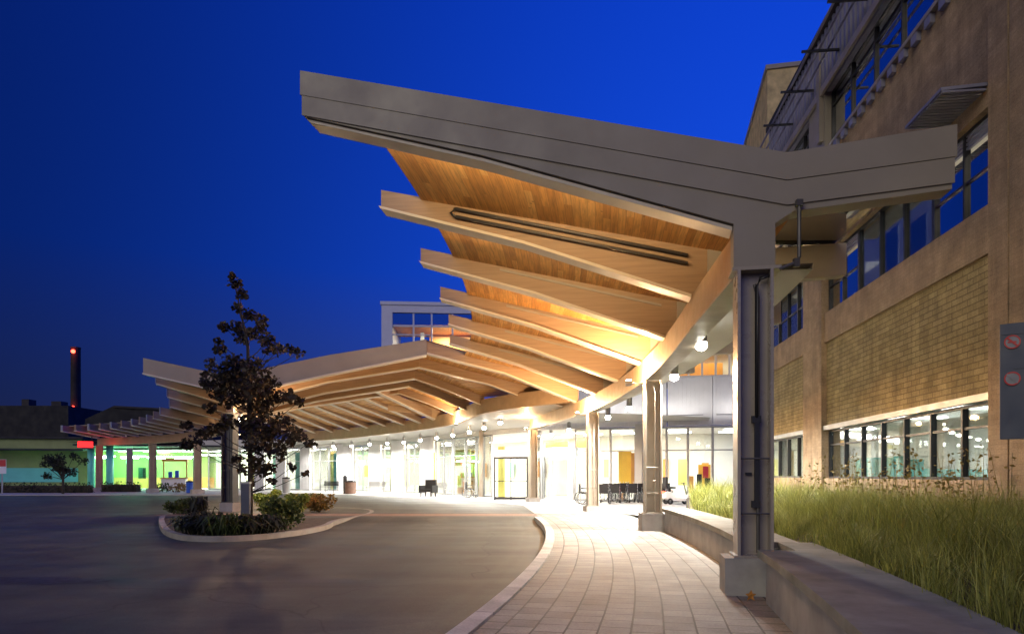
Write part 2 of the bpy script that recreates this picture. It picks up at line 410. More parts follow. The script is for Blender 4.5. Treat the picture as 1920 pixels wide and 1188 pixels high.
# kerbed island
isl=[(-11.4,22.0),(-9.5,18.4),(-8.2,16.2),(-7.1,15.0),(-5.9,15.1),(-5.15,16.6),(-4.95,18.5),(-5.3,20.4),(-5.0,22.5),(-5.0,25),(-5.6,27.2),(-7.2,28.6),(-9.6,28.6),(-11.6,26.6),(-12.2,24)]
def smooth(p,it=2):
    for _ in range(it):
        q=[]
        for a,b in zip(p,p[1:]+p[:1]):
            q+=[(a[0]*.75+b[0]*.25,a[1]*.75+b[1]*.25),(a[0]*.25+b[0]*.75,a[1]*.25+b[1]*.75)]
        p=q
    return p
isl=smooth(isl)
def inset(p,d):
    out=[];n=len(p)
    for i in range(n):
        a=Vector(p[i-1]);b=Vector(p[i]);c=Vector(p[(i+1)%n]);t=(c-a).normalized();nn=Vector((-t.y,t.x)); out.append(tuple(b+nn*d))
    return out
isi=inset(isl,.15)
mb=MB(); n=len(isl)
for i in range(n):
    j=(i+1)%n
    a,b,c,d=isl[i],isl[j],isi[j],isi[i]
    mb.face([(*a,.0),(*b,.0),(*c,.0),(*d,.0)]); mb.face([(*a,-.15),(*b,-.15),(*b,.0),(*a,.0)]); mb.face([(*d,.0),(*c,.0),(*c,-.1),(*d,-.1)])
tag(mb.build('island_kerb','kerb_stone'),kind='structure')
mb=MB(); mb.face([(x,y,-.03) for x,y in isi]); tag(mb.build('island_bed','soil'),kind='structure')

def pathbox(mb,pts,w,z0,z1):
    pts=[Vector(p[:2]) for p in pts]; nrm=[]
    for i in range(len(pts)):
        t=(pts[min(i+1,len(pts)-1)]-pts[max(i-1,0)]).normalized(); nrm.append(Vector((-t.y,t.x))*w/2)
    zz=z0 if hasattr(z0,'__len__') else [z0]*len(pts); z9=z1 if hasattr(z1,'__len__') else [z1]*len(pts)
    s=0
    for i in range(len(pts)-1):
        l=(pts[i+1]-pts[i]).length
        A=[Vector((*(pts[i]-nrm[i]),zz[i])),Vector((*(pts[i]+nrm[i]),zz[i])),Vector((*(pts[i]+nrm[i]),z9[i])),Vector((*(pts[i]-nrm[i]),z9[i]))]
        B=[Vector((*(pts[i+1]-nrm[i+1]),zz[i+1])),Vector((*(pts[i+1]+nrm[i+1]),zz[i+1])),Vector((*(pts[i+1]+nrm[i+1]),z9[i+1])),Vector((*(pts[i+1]-nrm[i+1]),z9[i+1]))]
        for k in range(4):
            j=(k+1)%4; mb.face([A[k],B[k],B[j],A[j]],[(s,A[k].z),(s+l,B[k].z),(s+l,B[j].z+.1),(s,A[j].z+.1)])
        if i==0: mb.face(A,[(0,0),(w,0),(w,1),(0,1)])
        if i==len(pts)-2: mb.face(B[::-1],[(0,0),(w,0),(w,1),(0,1)])
        s+=l
# ------------------------------------------------------------------ right curved canopy
TH=[R(-10.08+3.26*i) for i in range(13)]
def ribprof(th, pts): return [P(th,r,z) for r,z in pts]
T_TIP,T_VAL,T_RT=(-5.35,6.52),(.45,4.97),(2.25,5.12)
def ztop(r):
    if r<.45: return 6.22+(4.97-6.22)*(r+5.35)/5.8
    return 4.97+.15*(r-.45)/1.8
can=empty('curved_canopy',P(TH[0],0,3.7),0,'long curved timber canopy on the right, open ribs rising over the driveway','canopy')
def cinv(o):                                # keep world coordinates under a moved empty
    o.matrix_parent_inverse=o.parent.matrix_basis.inverted(); return o
def cp(mb,name,mat,par,**k):
    o=mb.build(name,mat,par,**k)
    o.matrix_parent_inverse=Matrix.Translation(-par.location) if par.rotation_euler.z==0 else (Matrix.Translation(par.location)@Matrix.Rotation(par.rotation_euler.z,4,'Z')).inverted()
    return o
def sub(mb,name,mat,par,**k): return mb.build(name,mat,par,**k)   # child of a part that sits in world coordinates
# rib 1 : metal clad box with two bands, knuckle over the column
th=TH[0]; tg=Vector((-sin(th),cos(th),0))
mb=MB()
lo=[(-5.26,5.90),(-2.95,5.22),(-.02,4.20),(-.02,3.70),(.43,3.70),(.43,4.18),(.62,4.30),(2.24,4.43),(2.24,5.08),(.55,4.92),(-5.26,6.43)]
mb.prism(ribprof(th,lo),tg*-.10,tg*.16)
clad=cp(mb,'end_rib','metal_clad',can,bevel=.012)
# proud upper fascia bands
mb=MB(); mb.prism(ribprof(th,[(-5.30,6.165),(.55,4.645),(2.28,4.768),(2.28,5.11),(.55,4.95),(-5.30,6.47)]),tg*-.130,tg*-.102); sub(mb,'upper_band','metal_clad',clad,bevel=.008)
mb=MB(); mb.prism(ribprof(th,[(-5.28,5.91),(.55,4.37),(2.26,4.49),(2.26,4.76),(.55,4.637),(-5.28,6.157)]),tg*-.122,tg*-.102); sub(mb,'lower_band','metal_clad',clad,bevel=.008)
mb=MB(); mb.prism(ribprof(th,[(-.04,3.66),(.49,3.66),(.49,3.70-.002),(-.04,3.70-.002)]),tg*-.14,tg*.2); sub(mb,'bearing_plate','steel_tan',clad)
mb=MB(); mb.prism(ribprof(th,[(-5.24,5.885),(-2.95,5.205),(-.03,4.185),(-.03,4.14),(-2.95,5.165),(-5.20,5.84)]),tg*-.06,tg*.22); sub(mb,'bottom_flange','flange_cream',clad)
rlo=[(-5.3,5.92),(-2.85,5.225),(-.12,4.26),(.12,4.26),(.12,5.01),(-5.3,6.21)]
rwi=[(.122,4.26),(.45,4.38),(2.25,4.50),(2.25,5.0),(.45,4.93),(.122,5.01)]
for i in range(1,6):
    th=TH[i]; tg=Vector((-sin(th),cos(th),0))
    mb=MB(); mb.prism(ribprof(th,rlo),tg*-.09,tg*.09)
    o=cp(mb,'rib','glulam',can,bevel=.01)
    mb=MB(); mb.prism(ribprof(th,rwi),tg*-.11,tg*.11); cp(mb,'outer_wing','rib_grey',can,bevel=.01)
    mb=MB(); mb.prism(ribprof(th,[(-5.32,5.915),(-2.85,5.22),(-.14,4.255),(-.14,4.20),(-2.85,5.17),(-5.29,5.865)]),tg*-.17,tg*.17); sub(mb,'bottom_flange','flange_cream',o)
    mb=MB(); mb.prism(ribprof(th,[(-3.6,5.74),(-.2,4.93),(-.2,4.88),(-3.6,5.69)]),tg*-.115,tg*-.092); sub(mb,'service_conduit','rib_grey',o)
# conduit pair on second rib
th=TH[1]; tg=Vector((-sin(th),cos(th),0))
mb=MB()
for dz in (0,-.13): mb.tube([P(th,-4.0,5.80+dz)-tg*.17,P(th,-.2,4.88+dz)-tg*.17],.028,8)
mb.tube([P(th,-4.0,5.80)-tg*.17,P(th,-4.07,5.735)-tg*.17,P(th,-4.0,5.67)-tg*.17],.028,8)
cp(mb,'conduit','steel_dark',can,smooth=True)
# linear uplights hidden on the far face of every rib
for i in range(0,6):
    th=TH[i]; tg=Vector((-sin(th),cos(th),0)); off=tg*(.20 if i==0 else .13)
    a=P(th,-4.6,5.84 if i==0 else 5.86)+off; b=P(th,-.7,4.62 if i==0 else 4.66)+off
    mb=MB(); mb.bar(a,b,.05,.05); o=cp(mb,'linear_light','frame_grey',can)
    n_=(tg*.5+Vector((0,0,.87))).normalized(); d=(b-a); L_=d.length; d.normalize(); zax=-(n_-d*n_.dot(d)).normalized()
    yax=zax.cross(d); M=Matrix(((d.x,yax.x,zax.x,0),(d.y,yax.y,zax.y,0),(d.z,yax.z,zax.z,0),(0,0,0,1)))
    l=lamp('AREA',(a+b)/2+n_*.05,(110,90,62,50,42,36)[i]*1.9,(1,.70,.36),None,(L_,.05)); l.rotation_euler=M.to_euler(); l.data.spread=R(165)
# soffit slab left side and right side
ths=[TH[0]+ (TH[6]-TH[0])*i/24 for i in range(25)]
mb=MB()
def slab(mb,ths,r0,r1,z0,z1,t=.09):
    L=sqrt((r1-r0)**2+(z1-z0)**2)
    for a,b in zip(ths,ths[1:]):
        mb.m=0; mb.face([P(a,r0,z0),P(b,r0,z0),P(b,r1,z1),P(a,r1,z1)],[(0,a*RR),(0,b*RR),(L,b*RR),(L,a*RR)])
        mb.m=1; mb.face([P(a,r0,z0+t),P(a,r1,z1+t),P(b,r1,z1+t),P(b,r0,z0+t)],[(0,0)]*4)
        mb.face([P(a,r0,z0),P(a,r0,z0+t),P(b,r0,z0+t),P(b,r0,z0)],[(0,0)]*4)
        mb.face([P(a,r1,z1),P(b,r1,z1),P(b,r1,z1+t),P(a,r1,z1+t)],[(0,0)]*4)
slab(mb,ths,-4.6,.45,ztop(-4.6)-.05,4.91)
cp(mb,'soffit',['wood_soffit','metal_clad'],can)
mb=MB(); slab(mb,ths,.46,1.05,4.91,4.96); cp(mb,'outer_soffit',['wood_soffit','metal_clad'],can)
mb=MB(); arcbox(mb,[TH[1]-.02,TH[1],TH[2]-.004],1.08,2.1,5.02,5.05); arcbox(mb,[TH[1]-.026,TH[1]-.0202],.5,2.1,4.98,5.2)
cp(mb,'glass_canopy_strip','glass_blue',can)
# ring beam
rb=[P(thD(D_),.20*(max(0,(11.5-D_)/3.4))**1.5) for D_ in [8.0+26.6*i/50 for i in range(51)]]
mb=MB(); pathbox(mb,rb,.24,3.72,4.27); cp(mb,'ring_beam','beam_wood',can)
mb=MB(); pathbox(mb,rb,.34,3.68,3.718); cp(mb,'beam_flange','steel_tan',can)
mb=MB(); arcbox(mb,[TH[6]+.003]+arc(28.5,34.6,8),-.06,.06,4.272,5.06); cp(mb,'clerestory_panel','beam_wood',can)
# flat soffit panel behind beam
mb=MB()
tt=arc(9.5,34,30)
for a,b in zip(tt,tt[1:]):
    ra=rb=1.3
    mb.face([P(a,.2,4.16),P(b,.2,4.16),P(b,rb,4.16),P(a,ra,4.16)]); mb.face([P(a,.2,4.24),P(a,ra,4.24),P(b,rb,4.24),P(b,.2,4.24)])
    mb.face([P(a,ra,4.16),P(b,rb,4.16),P(b,rb,4.24),P(a,ra,4.24)])
cp(mb,'flat_soffit','soffit_grey',can)
# sprinkler / rain pipe beside column
mb=MB(); t0=TH[0]; g0=Vector((-sin(t0),cos(t0),0))*-.2+Vector((.17,0,0))
mb.tube([P(t0,.50,4.36)+g0,P(t0,.50,3.76)+g0,P(t0,.46,3.70)+g0,P(t0,.30,3.64)+g0],.022,8)
mb.obox(P(t0,.50,4.36)+g0,(1,0),(.07,.06,.07)); mb.obox(P(t0,.47,3.70)+g0,(1,0),(.06,.06,.09))
cp(mb,'rain_pipe','steel_dark',can,smooth=False)

# ------------------------------------------------------------------ columns
def column(name,pos,rz,label,h=3.66,plinth=.42,pw=.52,w=.40,d=.36,group='tan steel canopy columns',big=False,mat='steel_tan',base=0,cat='column'):
    t=empty(name,(pos[0],pos[1],base),rz,label,cat,group)
    mb=MB()
    f=.035
    mb.box((-w/2,-d/2,plinth),(-w/2+f,d/2,h)); mb.box((w/2-f,-d/2,plinth),(w/2,d/2,h)); mb.box((-w/2+f+.001,-.012,plinth),(w/2-f-.001,.012,h))
    mb.build('shaft',mat,t,bevel=.004)
    if plinth>.05:
        po=-.09 if big else 0
        mb=MB(); mb.box((-pw/2+po,-pw/2,-.02),(pw/2+po,pw/2,plinth-.001)); mb.build('plinth','concrete',t,bevel=.012)
    mb=MB(); mb.box((-w/2-.04,-d/2-.03,plinth),(w/2+.04,d/2+.03,plinth+.025)); mb.build('base_plate',mat,t)
    mb=MB()
    for yy in (-.1,.1) if not big else ():
        mb.tube([(-.02,yy-.08,h*.33),(.05,yy-.08,h*.33)],.02,6)
    for zz in (h*.42,h*.25):
        mb.tube([(-w/2+.04,-d/2+.04,zz),(w/2-.04,-d/2+.04,zz)],.012,6)
    mb.tube([(.04,-.10,plinth+.05),(.04,-.10,h-.3),(.0,-.10,h-.15)],.02,8)
    mb.build('conduit','steel_dark' if big else mat,t,smooth=False)
    return t
c1p=P(TH[0],.0)
c1=column('steel_column',(c1p.x+.215,c1p.y+.0),TH[0],'large grey brown steel column in the foreground under the end rib of the canopy',big=True,w=.39,d=.36,pw=.5,mat='steel_umber')
mb=MB(); mb.box((.00,-.125,1.05),(.055,-.07,1.95)); mb.box((-.03,-.13,.98),(.06,-.06,1.06)); mb.box((-.03,-.13,1.94),(.07,-.06,2.02)); mb.box((-.09,-.05,1.35),(-.02,-.03,1.38)); mb.build('conduit_cover','frame_dark',c1,bevel=.006)
mb=MB(); mb.tube([(.16,-.12,3.60),(.06,-.12,3.57),(.02,-.12,3.48),(.02,-.12,2.0)],.02,8); mb.build('riser_pipe','frame_dark',c1,smooth=True)
lab=['second canopy column, on a concrete plinth at the end of the planter wall','third canopy column, left of the row of wheelchairs','fourth canopy column, right beside the revolving door']
for D,l in zip((16.7,25.3,34.5),lab):
    p=P(thD(D),0); column('steel_column',(p.x,p.y),thD(D),l,plinth=.42 if D<20 else .2,pw=.6)

# ------------------------------------------------------------------ porte-cochere and left canopy
def spl(pts,n=8):
    out=[]
    p=[pts[0]]+pts+[pts[-1]]
    for i in range(1,len(p)-2):
        for k in range(n):
            t=k/n; a,b,c,d=[Vector(q) for q in p[i-1:i+3]]
            out.append(.5*((2*b)+(-a+c)*t+(2*a-5*b+4*c-d)*t*t+(-a+3*b-3*c+d)*t*t*t))
    out.append(Vector(pts[-1])); return out
L=[(-10.5,25.4),(-11.9,29.3),(-13.6,33.6),(-15.6,37.8),(-18.3,42.0),(-21.6,46.2),(-24.2,48.9),(-27,51.0),(-29.9,52.9),(-33,54.5)]
PK=[(-3.3,26.4),(-4.05,29.8),(-4.75,33.3),(-5.45,36.2),(-6.5,39.2),(-7.6,41.8)]
r7=P(TH[6],0); r8=P(R(12.75),0)
RT=[(r7.x,r7.y,4.26),(r8.x,r8.y,4.26),(-1.35,33.2,4.72),(-2.25,36.2,4.72),(-3.1,39.2,4.72),(-4.1,41.8,4.72)]
pc=empty('entrance_canopy',(-10.5,25.4,3.7),0,'gabled timber canopy spanning the driveway, dark fascia behind the island tree','canopy')
def vrib(par,name,mat,line,depth,w,flange=True):   # line: list of (x,y,ztop) ; depth list ; vertical rib
    pts=[Vector(p) for p in line]
    d=Vector((pts[-1].x-pts[0].x,pts[-1].y-pts[0].y,0)).normalized(); nn=Vector((-d.y,d.x,0))
    prof=pts+[Vector((p.x,p.y,p.z-dd)) for p,dd in zip(pts[::-1],depth[::-1])]
    mb=MB(); mb.prism(prof,nn*-w/2,nn*w/2); o=cp(mb,name,mat,par)
    if flange:
        low=[Vector((p.x,p.y,p.z-dd-.003)) for p,dd in zip(pts,depth)]
        mb=MB(); mb.prism(low+[p-Vector((0,0,.05)) for p in low[::-1]],nn*-(w/2+.08),nn*(w/2+.08)); sub(mb,'bottom_flange','flange_cream',o)
    return o
def tangent(pts,i):
    a=Vector(pts[max(i-1,0)][:2]);b=Vector(pts[min(i+1,len(pts)-1)][:2]); return (b-a).normalized()
lt=[]                                       # short wing tips of the left canopy
for i in range(len(L)):
    t=tangent(L,i); n_=Vector((-t.y,t.x))   # pointing left/near
    if i==0: n_=Vector((-1,-.12)).normalized()
    k=3.0 if i<5 else 2.8
    lt.append((L[i][0]+n_.x*k,L[i][1]+n_.y*k,5.62-.5*min(1,i/7)))
for i in range(6):
    x,y=L[i]; pk=PK[i]; rt=RT[i]
    front=(i==0)
    ex=.35 if front else 0
    mid=((x+pk[0])/2,(y+pk[1])/2)
    if i<5:
        line=[(x,y,4.92+ex*.3),(mid[0],mid[1],5.78+ex*.3),(pk[0],pk[1],6.5+ex*.2)]
        vrib(pc,'gable_rib' if not front else 'front_fascia','glulam' if not front else 'metal_clad',line,[.62+ex*.3,.40+ex*.9,.44+ex*.4],.18 if not front else .26)
    q=(pk[0]+(rt[0]-pk[0])*.5,pk[1]+(rt[1]-pk[1])*.5)
    zt=5.05 if i<2 else 5.2
    line=[(pk[0]+.002,pk[1],6.5 if i<5 else 6.2),(q[0],q[1],(6.5+zt)/2+.05),(rt[0],rt[1],zt)]
    if i<5: vrib(pc,'gable_rib','glulam',line,[.44,.44,zt-rt[2]],.18)
    else: vrib(pc,'closing_panel','beam_wood',line,[.9,.8,.5],.12,False)
for i in range(len(L)):                     # short wings
    x,y=L[i]; a=lt[i]
    vrib(pc,'short_rib' if i else 'fascia_wing','glulam' if i else 'metal_clad',[(x,y,4.92+(.1 if i==0 else 0)),(a[0],a[1],a[2])],[.62,.42 if i else .55],.22 if i else .26)
    if i:
        mb=MB(); t=tangent(L,i); n_=Vector((-t.y,t.x)); mb.obox((a[0]+n_.x*.02,a[1]+n_.y*.02,a[2]-.2),(n_.x,n_.y),(.03,.26,.42)); cp(mb,'end_cap','rib_metal',pc)
# between-index ribs for the far left wing
for i in range(4,len(L)-1):
    x,y=(L[i][0]+L[i+1][0])/2,(L[i][1]+L[i+1][1])/2; a=[(lt[i][k]+lt[i+1][k])/2 for k in range(3)]
    vrib(pc,'short_rib','glulam',[(x,y,4.92),tuple(a)],[.62,.42],.22)
def surf(mb,A,B,t=.1):                      # ruled surface between polylines
    s=0
    for i in range(len(A)-1):
        a0,a1,b0,b1=Vector(A[i]),Vector(A[i+1]),Vector(B[i]),Vector(B[i+1]); w=(b0-a0).length; l=((a0+b0)/2-(a1+b1)/2).length
        mb.m=0; mb.face([a0,a1,b1,b0],[(0,s),(0,s+l),(w,s+l),(w,s)])
        up=Vector((0,0,t)); mb.m=1; mb.face([a0+up,b0+up,b1+up,a1+up],[(0,0)]*4)
        mb.face([a0,a0+up,a1+up,a1],[(0,0)]*4); mb.face([b0,b1,b1+up,b0+up],[(0,0)]*4)
        s+=l
mb=MB(); surf(mb,[(*L[i],4.90) for i in range(5)],[((L[i][0]+PK[i][0])/2,(L[i][1]+PK[i][1])/2,5.75) for i in range(5)])
surf(mb,[((L[i][0]+PK[i][0])/2,(L[i][1]+PK[i][1])/2,5.75) for i in range(5)],[(*PK[i],6.46) for i in range(5)])
cp(mb,'gable_soffit',['wood_soffit','metal_clad'],pc)
mb=MB(); surf(mb,[(*PK[i],6.46) for i in range(6)],[(RT[i][0],RT[i][1],5.0 if i<2 else 5.15) for i in range(6)]); cp(mb,'gable_soffit',['wood_soffit','metal_clad'],pc)
def lerp3(a,b,t): return tuple(a[k]*(1-t)+b[k]*t for k in range(3))
mb=MB(); surf(mb,[(*p,4.88) for p in L],[lerp3((*p,4.88),q,.82) for p,q in zip(L,lt)],.06); cp(mb,'wing_soffit',['beam_wood','metal_clad'],pc)
# left ring beam
mb=MB(); pathbox(mb,spl(L,4),.24,3.7,4.28); cp(mb,'ring_beam','beam_wood',pc)
# header beam 2 sweeping past the entrance
B2=[(2.35,28.4),(.9,29.8),(-.35,31.3),(-1.45,33.2),(-2.35,36.2),(-3.3,39.3),(-5.0,42.6),(-7.2,45.8),(-9.6,49),(-12.2,52.4),(-15.3,55.5),(-19,58)]
b2s=spl(B2,4); m_=len(b2s)
mb=MB(); pathbox(mb,b2s,.22,[4.36-.2*i/(m_-1) for i in range(m_)],[4.98]*m_); cp(mb,'header_beam','beam_wood',pc)
# row of ribs on the header beyond the gable
hc=empty('entrance_side_canopy',(-5.6,43.4,4.3),0,'rear canopy of short parallel timber ribs above the lit glass front','canopy')
qs=[]
for u,D in ((822,42.3),(789,43.8),(760,45.8),(732,48.2),(700,50.6),(665,53),(631,54.9),(598,56.5),(560,58.3)):
    x=px(u,D); qs.append((x,D))
for i,(x,y) in enumerate(qs):
    t=tangent(qs,i); n_=Vector((-t.y,t.x)); tip=(x+n_.x*4.4,y+n_.y*6.2)
    vrib(hc,'rib','glulam',[(x,y,5.1),(tip[0],tip[1],6.5)],[.42,.33],.18)
mb=MB(); surf(mb,[(x,y,5.08) for x,y in qs],[(x+Vector((-tangent(qs,i).y,tangent(qs,i).x)).x*5.8,y+Vector((-tangent(qs,i).y,tangent(qs,i).x)).y*5.8,6.36) for i,(x,y) in enumerate(qs)],.08)
cp(mb,'soffit',['wood_soffit','metal_clad'],hc)
# roof behind the header back to the building
GL=[(13,33.0),(9.6,33.3),(3.2,35.4),(.6,38.6),(-1.5,41.2),(-4.0,45.4),(-8.0,51.2),(-13,57.6),(-20,61.5),(-30,64.5),(-44,67.5)]

# columns on left
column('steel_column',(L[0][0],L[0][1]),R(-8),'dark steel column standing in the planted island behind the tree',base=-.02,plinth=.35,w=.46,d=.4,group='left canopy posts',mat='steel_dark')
column('steel_column',(L[3][0]+.1,L[3][1]),R(20),'canopy post behind the island, lit from the entrance side',plinth=.25,group='left canopy posts')
for (u,D),l in zip(((370,47.4),(286,51.0),(186,54.2)),('rightmost of the three far left canopy posts, beside the blue bin','middle of the three far left canopy posts','leftmost far canopy post, glowing red beside the red sign')):
    column('steel_column',(px(u,D),D),R(35),l,plinth=.3,pw=.8,base=.05,w=.5,group='left canopy posts')
column('steel_column',(px(243,60),60),R(35),'brown post further back under the far left canopy',plinth=.3,base=.05,w=.5,group='left canopy posts')
for (u,D),l in zip(((902,41.5),(735,53)),('slim tan post between the yellow door and the revolving door','slim tan post in front of the white wall panels, left of the black chair')):
    column('canopy_post',(px(u,D),D),0,l,h=4.3,plinth=.03,w=.24,d=.24,group='slim tan posts at the glass front')

# ------------------------------------------------------------------ pendant downlights
def pendant(name,p,label,energy,mat='lamp_white',group='pendant downlights under the canopies',color=(1,.96,.88),r=.10,h=.34,ceil=4.16):
    t=empty(name,(p[0],p[1],p[2]),0,label,'downlight',group)
    mb=MB(); mb.cyl((0,0,.03),r,h,16); mb.cyl((0,0,h+.03),.02,max(.02,ceil-p[2]-h-.03),8); mb.build('housing','frame_grey',t)
    mb=MB(); mb.blob((0,0,-.02),r*1.1,12,(1,1,.9)); mb.build('bulb',mat,t,smooth=True)
    lamp('SPOT',(0,0,-.13),energy,color,t,.07,166,(0,0,-1),.5)
    return t
names=['first','second','third','fourth','fifth','sixth','seventh']
pts=[(1315,645,12.4),(1264,705,16.4),(1222,738,20.2),(1180,764,24),(1140,781,27.8),(1067,805,33.5),(1033,814,37.0)]
for i,(u,v,D) in enumerate(pts):
    q=at(u,v,D); q.z=max(q.z,3.35)
    lbl=['glaring nearest pendant downlight just left of the foreground column','second pendant downlight, bright, above the lit hedge','pendant downlight hidden close to the second canopy column','pendant downlight right of the third column, fourth along the ring beam','pendant downlight right beside the third column head','pendant downlight above the swing door','pendant downlight right of the fourth column'][i]
    pendant('pendant_downlight',q,lbl,(300,2000,2600,1500,1200,1000,1000)[i],ceil=4.15)
up=[(938,791),(908,801),(880,809),(849,815),(819,820),(788,824),(757,828),(726,830),(693,832),(659,835),(625,836),(590,837)]
ordn=['twelfth','eleventh','tenth','ninth','eighth','seventh','sixth','fifth','fourth','third','second','first']
for i,(u,v) in enumerate(up):
    D=34.8+ i*2.15
    q=at(u,v,D)
    pendant('pendant_downlight',q,'%s small pendant downlight from the left along the entrance header beam'%ordn[i],(1150 if i%2==0 else 900),ceil=4.5,group='small pendant downlights along the header beam')
# column-head uplights
def uplight(th_,r,z,e,label,color=(1,.58,.26)):
    r=-.58; z=3.66; p=P(th_,r,z)
    t=empty('uplight',p,th_,label,'uplight','uplights on the column heads')
    mb=MB(); mb.box((-.07,-.11,-.12),(.07,.11,-.01)); mb.box((.07,-.02,-.09),(.4,.02,-.05)); mb.build('housing','frame_grey',t,bevel=.008)
    mb=MB(); mb.box((-.055,-.09,-.008),(.055,.09,.012)); mb.build('lens','lamp_warm',t)
    lamp('POINT',(0,0,.08),e,color,t,.06)
uplight(thD(16.7),-.32,3.80,1000,'glowing uplight at the head of the second column')
uplight(thD(25.3),-.32,3.80,1000,'glowing uplight at the head of the third column')
uplight(thD(33.8),-.32,3.90,200,'uplight at the head of the fourth column')
for (x,y),l in (((-10.2,26.9),'uplight on the island column head'),((-15.1,38.0),'uplight on the post head behind the island'),((-3.1,38.0),'uplight on the header beam near the yellow door')):
    t=empty('uplight',(x,y,3.6 if x<-5 else 4.2),0,l,'uplight','uplights on the column heads')
    mb=MB(); mb.box((-.1,-.1,-.1),(.1,.1,0)); mb.build('housing','frame_grey',t); mb=MB(); mb.box((-.07,-.07,.001),(.07,.07,.015)); mb.build('lens','lamp_warm',t)
    lamp('POINT',(.25 if x<-5 else -.3,.1,.12),380,(1,.66,.36),t,.08)
# floodlight on the island column
q=at(447,785,25.9)
t=empty('floodlight',q,0,'bright round floodlight glaring through the island tree','floodlight')
mb=MB(); mb.cyl((0,0,.0),.13,.22,16); mb.tube([(0,0,.15),(-.3,-.35,.3)],.025,8); mb.build('housing','frame_grey',t)
mb=MB(); mb.blob((0,0,-.02),.12,12,(1,1,.8)); mb.build('bulb','lamp_white',t,smooth=True)
lamp('SPOT',(0,0,-.2),260,(1,.93,.82),t,.1,150,(0,0,-1),.5)

# ------------------------------------------------------------------ planter wall and grass
pw=empty('planter_wall',P(thD(5),.5,0),0,'long low curved concrete planter wall with a dark stone cap, running into the foreground','planter')
mb=MB(); arcbox(mb,arc(-4,7.25,24),.24,.46,-.02,.47); arcbox(mb,arc(8.35,16.4,20),.24,.46,-.02,.47); cp(mb,'wall','concrete',pw)
mb=MB(); arcbox(mb,arc(-4,7.35,24),.17,.95,.472,.55); arcbox(mb,arc(8.25,16.4,20),.17,.8,.472,.55); arcbox(mb,arc(7.36,8.24,3),.56,.95,.472,.55); cp(mb,'cap','concrete_cap',pw,bevel=.01)
mb=MB(); arcbox(mb,arc(8.0,17.3,20),.96,4.5,.1,.42)
pl3=arc(-4,26,30)
mb=MB()
def r0_(t):
    D_=CY+RR*sin(t); return .9 if D_<12 else max(.9,.262*D_-(CX+RR*cos(t)))
for a,b in zip(pl3,pl3[1:]):
    mb.face([P(a,r0_(a),.46),P(a,8,.46),P(b,8,.46),P(b,r0_(b),.46)]); mb.face([P(a,r0_(a),0),P(a,r0_(a),.46),P(b,r0_(b),.46),P(b,r0_(b),0)])
tag(mb.build('planter_soil','soil'),kind='structure')
def fac(Y): return 6.2+.105*Y
mb=MB(); rnd=random.Random(3)
def blade(mb,p,h,lean,w,bend=.5):
    a=rnd.uniform(0,2*pi); d=Vector((cos(a),sin(a),0))*lean; s_=Vector((-sin(a),cos(a),0))*w/2
    p=Vector(p); m=p+d*.35+Vector((0,0,h*.62)); e=p+d+Vector((0,0,h))
    i=len(mb.v); mb.v += [tuple(p-s_),tuple(p+s_),tuple(m+s_*.8),tuple(m-s_*.8),tuple(e)]
    mb.f += [(i,i+1,i+2,i+3),(i+3,i+2,i+4)]; mb.uv += [None,None]; mb.mi += [0,0]
tuf=0
while tuf<1500:
    D=rnd.uniform(1.5,24); 
    if rnd.random()>1.25-D/30: continue
    th=thD(D); r=rnd.uniform(1.02,4.6); c=P(th,r,.45)
    if c.x>fac(c.y)-.3: continue
    if c.y>12 and c.x<.268*c.y: continue
    tuf+=1; hh=rnd.uniform(.45,.98)*(1.0 if r>1.5 else .6)*(.85+.2*sin(c.y*2.3+c.x*3.1)*sin(c.x*1.7))
    nb=50 if D<12 else 26
    for k in range(nb):
        x=c.x+rnd.gauss(0,.07); y=c.y+rnd.gauss(0,.07)
        h=hh*rnd.choice((rnd.uniform(.35,1.0),rnd.uniform(.7,1.12)))
        blade(mb,(x,y,.42),h,rnd.uniform(.15,1.0)*h*1.0,rnd.uniform(.004,.009) if D<12 else .014)
tag(mb.build('ornamental_grass','leaf_grass'),'dense bed of arching ornamental grass behind the planter wall','grass',kind='stuff')
# leafy stems in front of the ground floor windows
mb=MB()
for k in range(75):
    Y=rnd.uniform(9.3,17.6); X=fac(Y)-rnd.uniform(.25,1.0); h=rnd.uniform(.7,1.45)
    top=Vector((X+rnd.gauss(0,.15),Y+rnd.gauss(0,.15),.45+h)); b0=Vector((X,Y,.45))
    mb.tube([b0,b0.lerp(top,.5)+Vector((rnd.gauss(0,.04),0,0)),top],[.006,.005,.003],4,False)
    for j in range(int(h*13)):
        t=rnd.uniform(.3,1); p=b0.lerp(top,t)+Vector((rnd.gauss(0,.06),rnd.gauss(0,.06),rnd.gauss(0,.04)))
        s_=rnd.uniform(.025,.05); a=Vector((rnd.gauss(0,1),rnd.gauss(0,1),rnd.gauss(0,.6))).normalized(); b=a.cross(Vector((rnd.gauss(0,1),rnd.gauss(0,1),1))).normalized()
        mb.face([p-a*s_,p-b*s_*.6,p+a*s_,p+b*s_*.6])
tag(mb.build('leafy_stems','leaf_stalk'),'sparse yellowing leafy stems standing in front of the ground floor windows','plants',kind='stuff')
# fallen leaf
c=Vector((px(1405,7.35),7.33,.06)); mb=MB(); pts=[]
for k in range(10):
    a=pi*2*k/10+.3; rr=.065 if k%2==0 else .03; pts.append(c+Vector((cos(a)*rr,-.02-.01*(k%3),sin(a)*rr)))
mb.prism(pts,(0,0,0),(0,.004,0)); tag(mb.build('fallen_leaf','leaf_dead'),'orange fallen leaf leaning on the foreground column plinth','leaf')

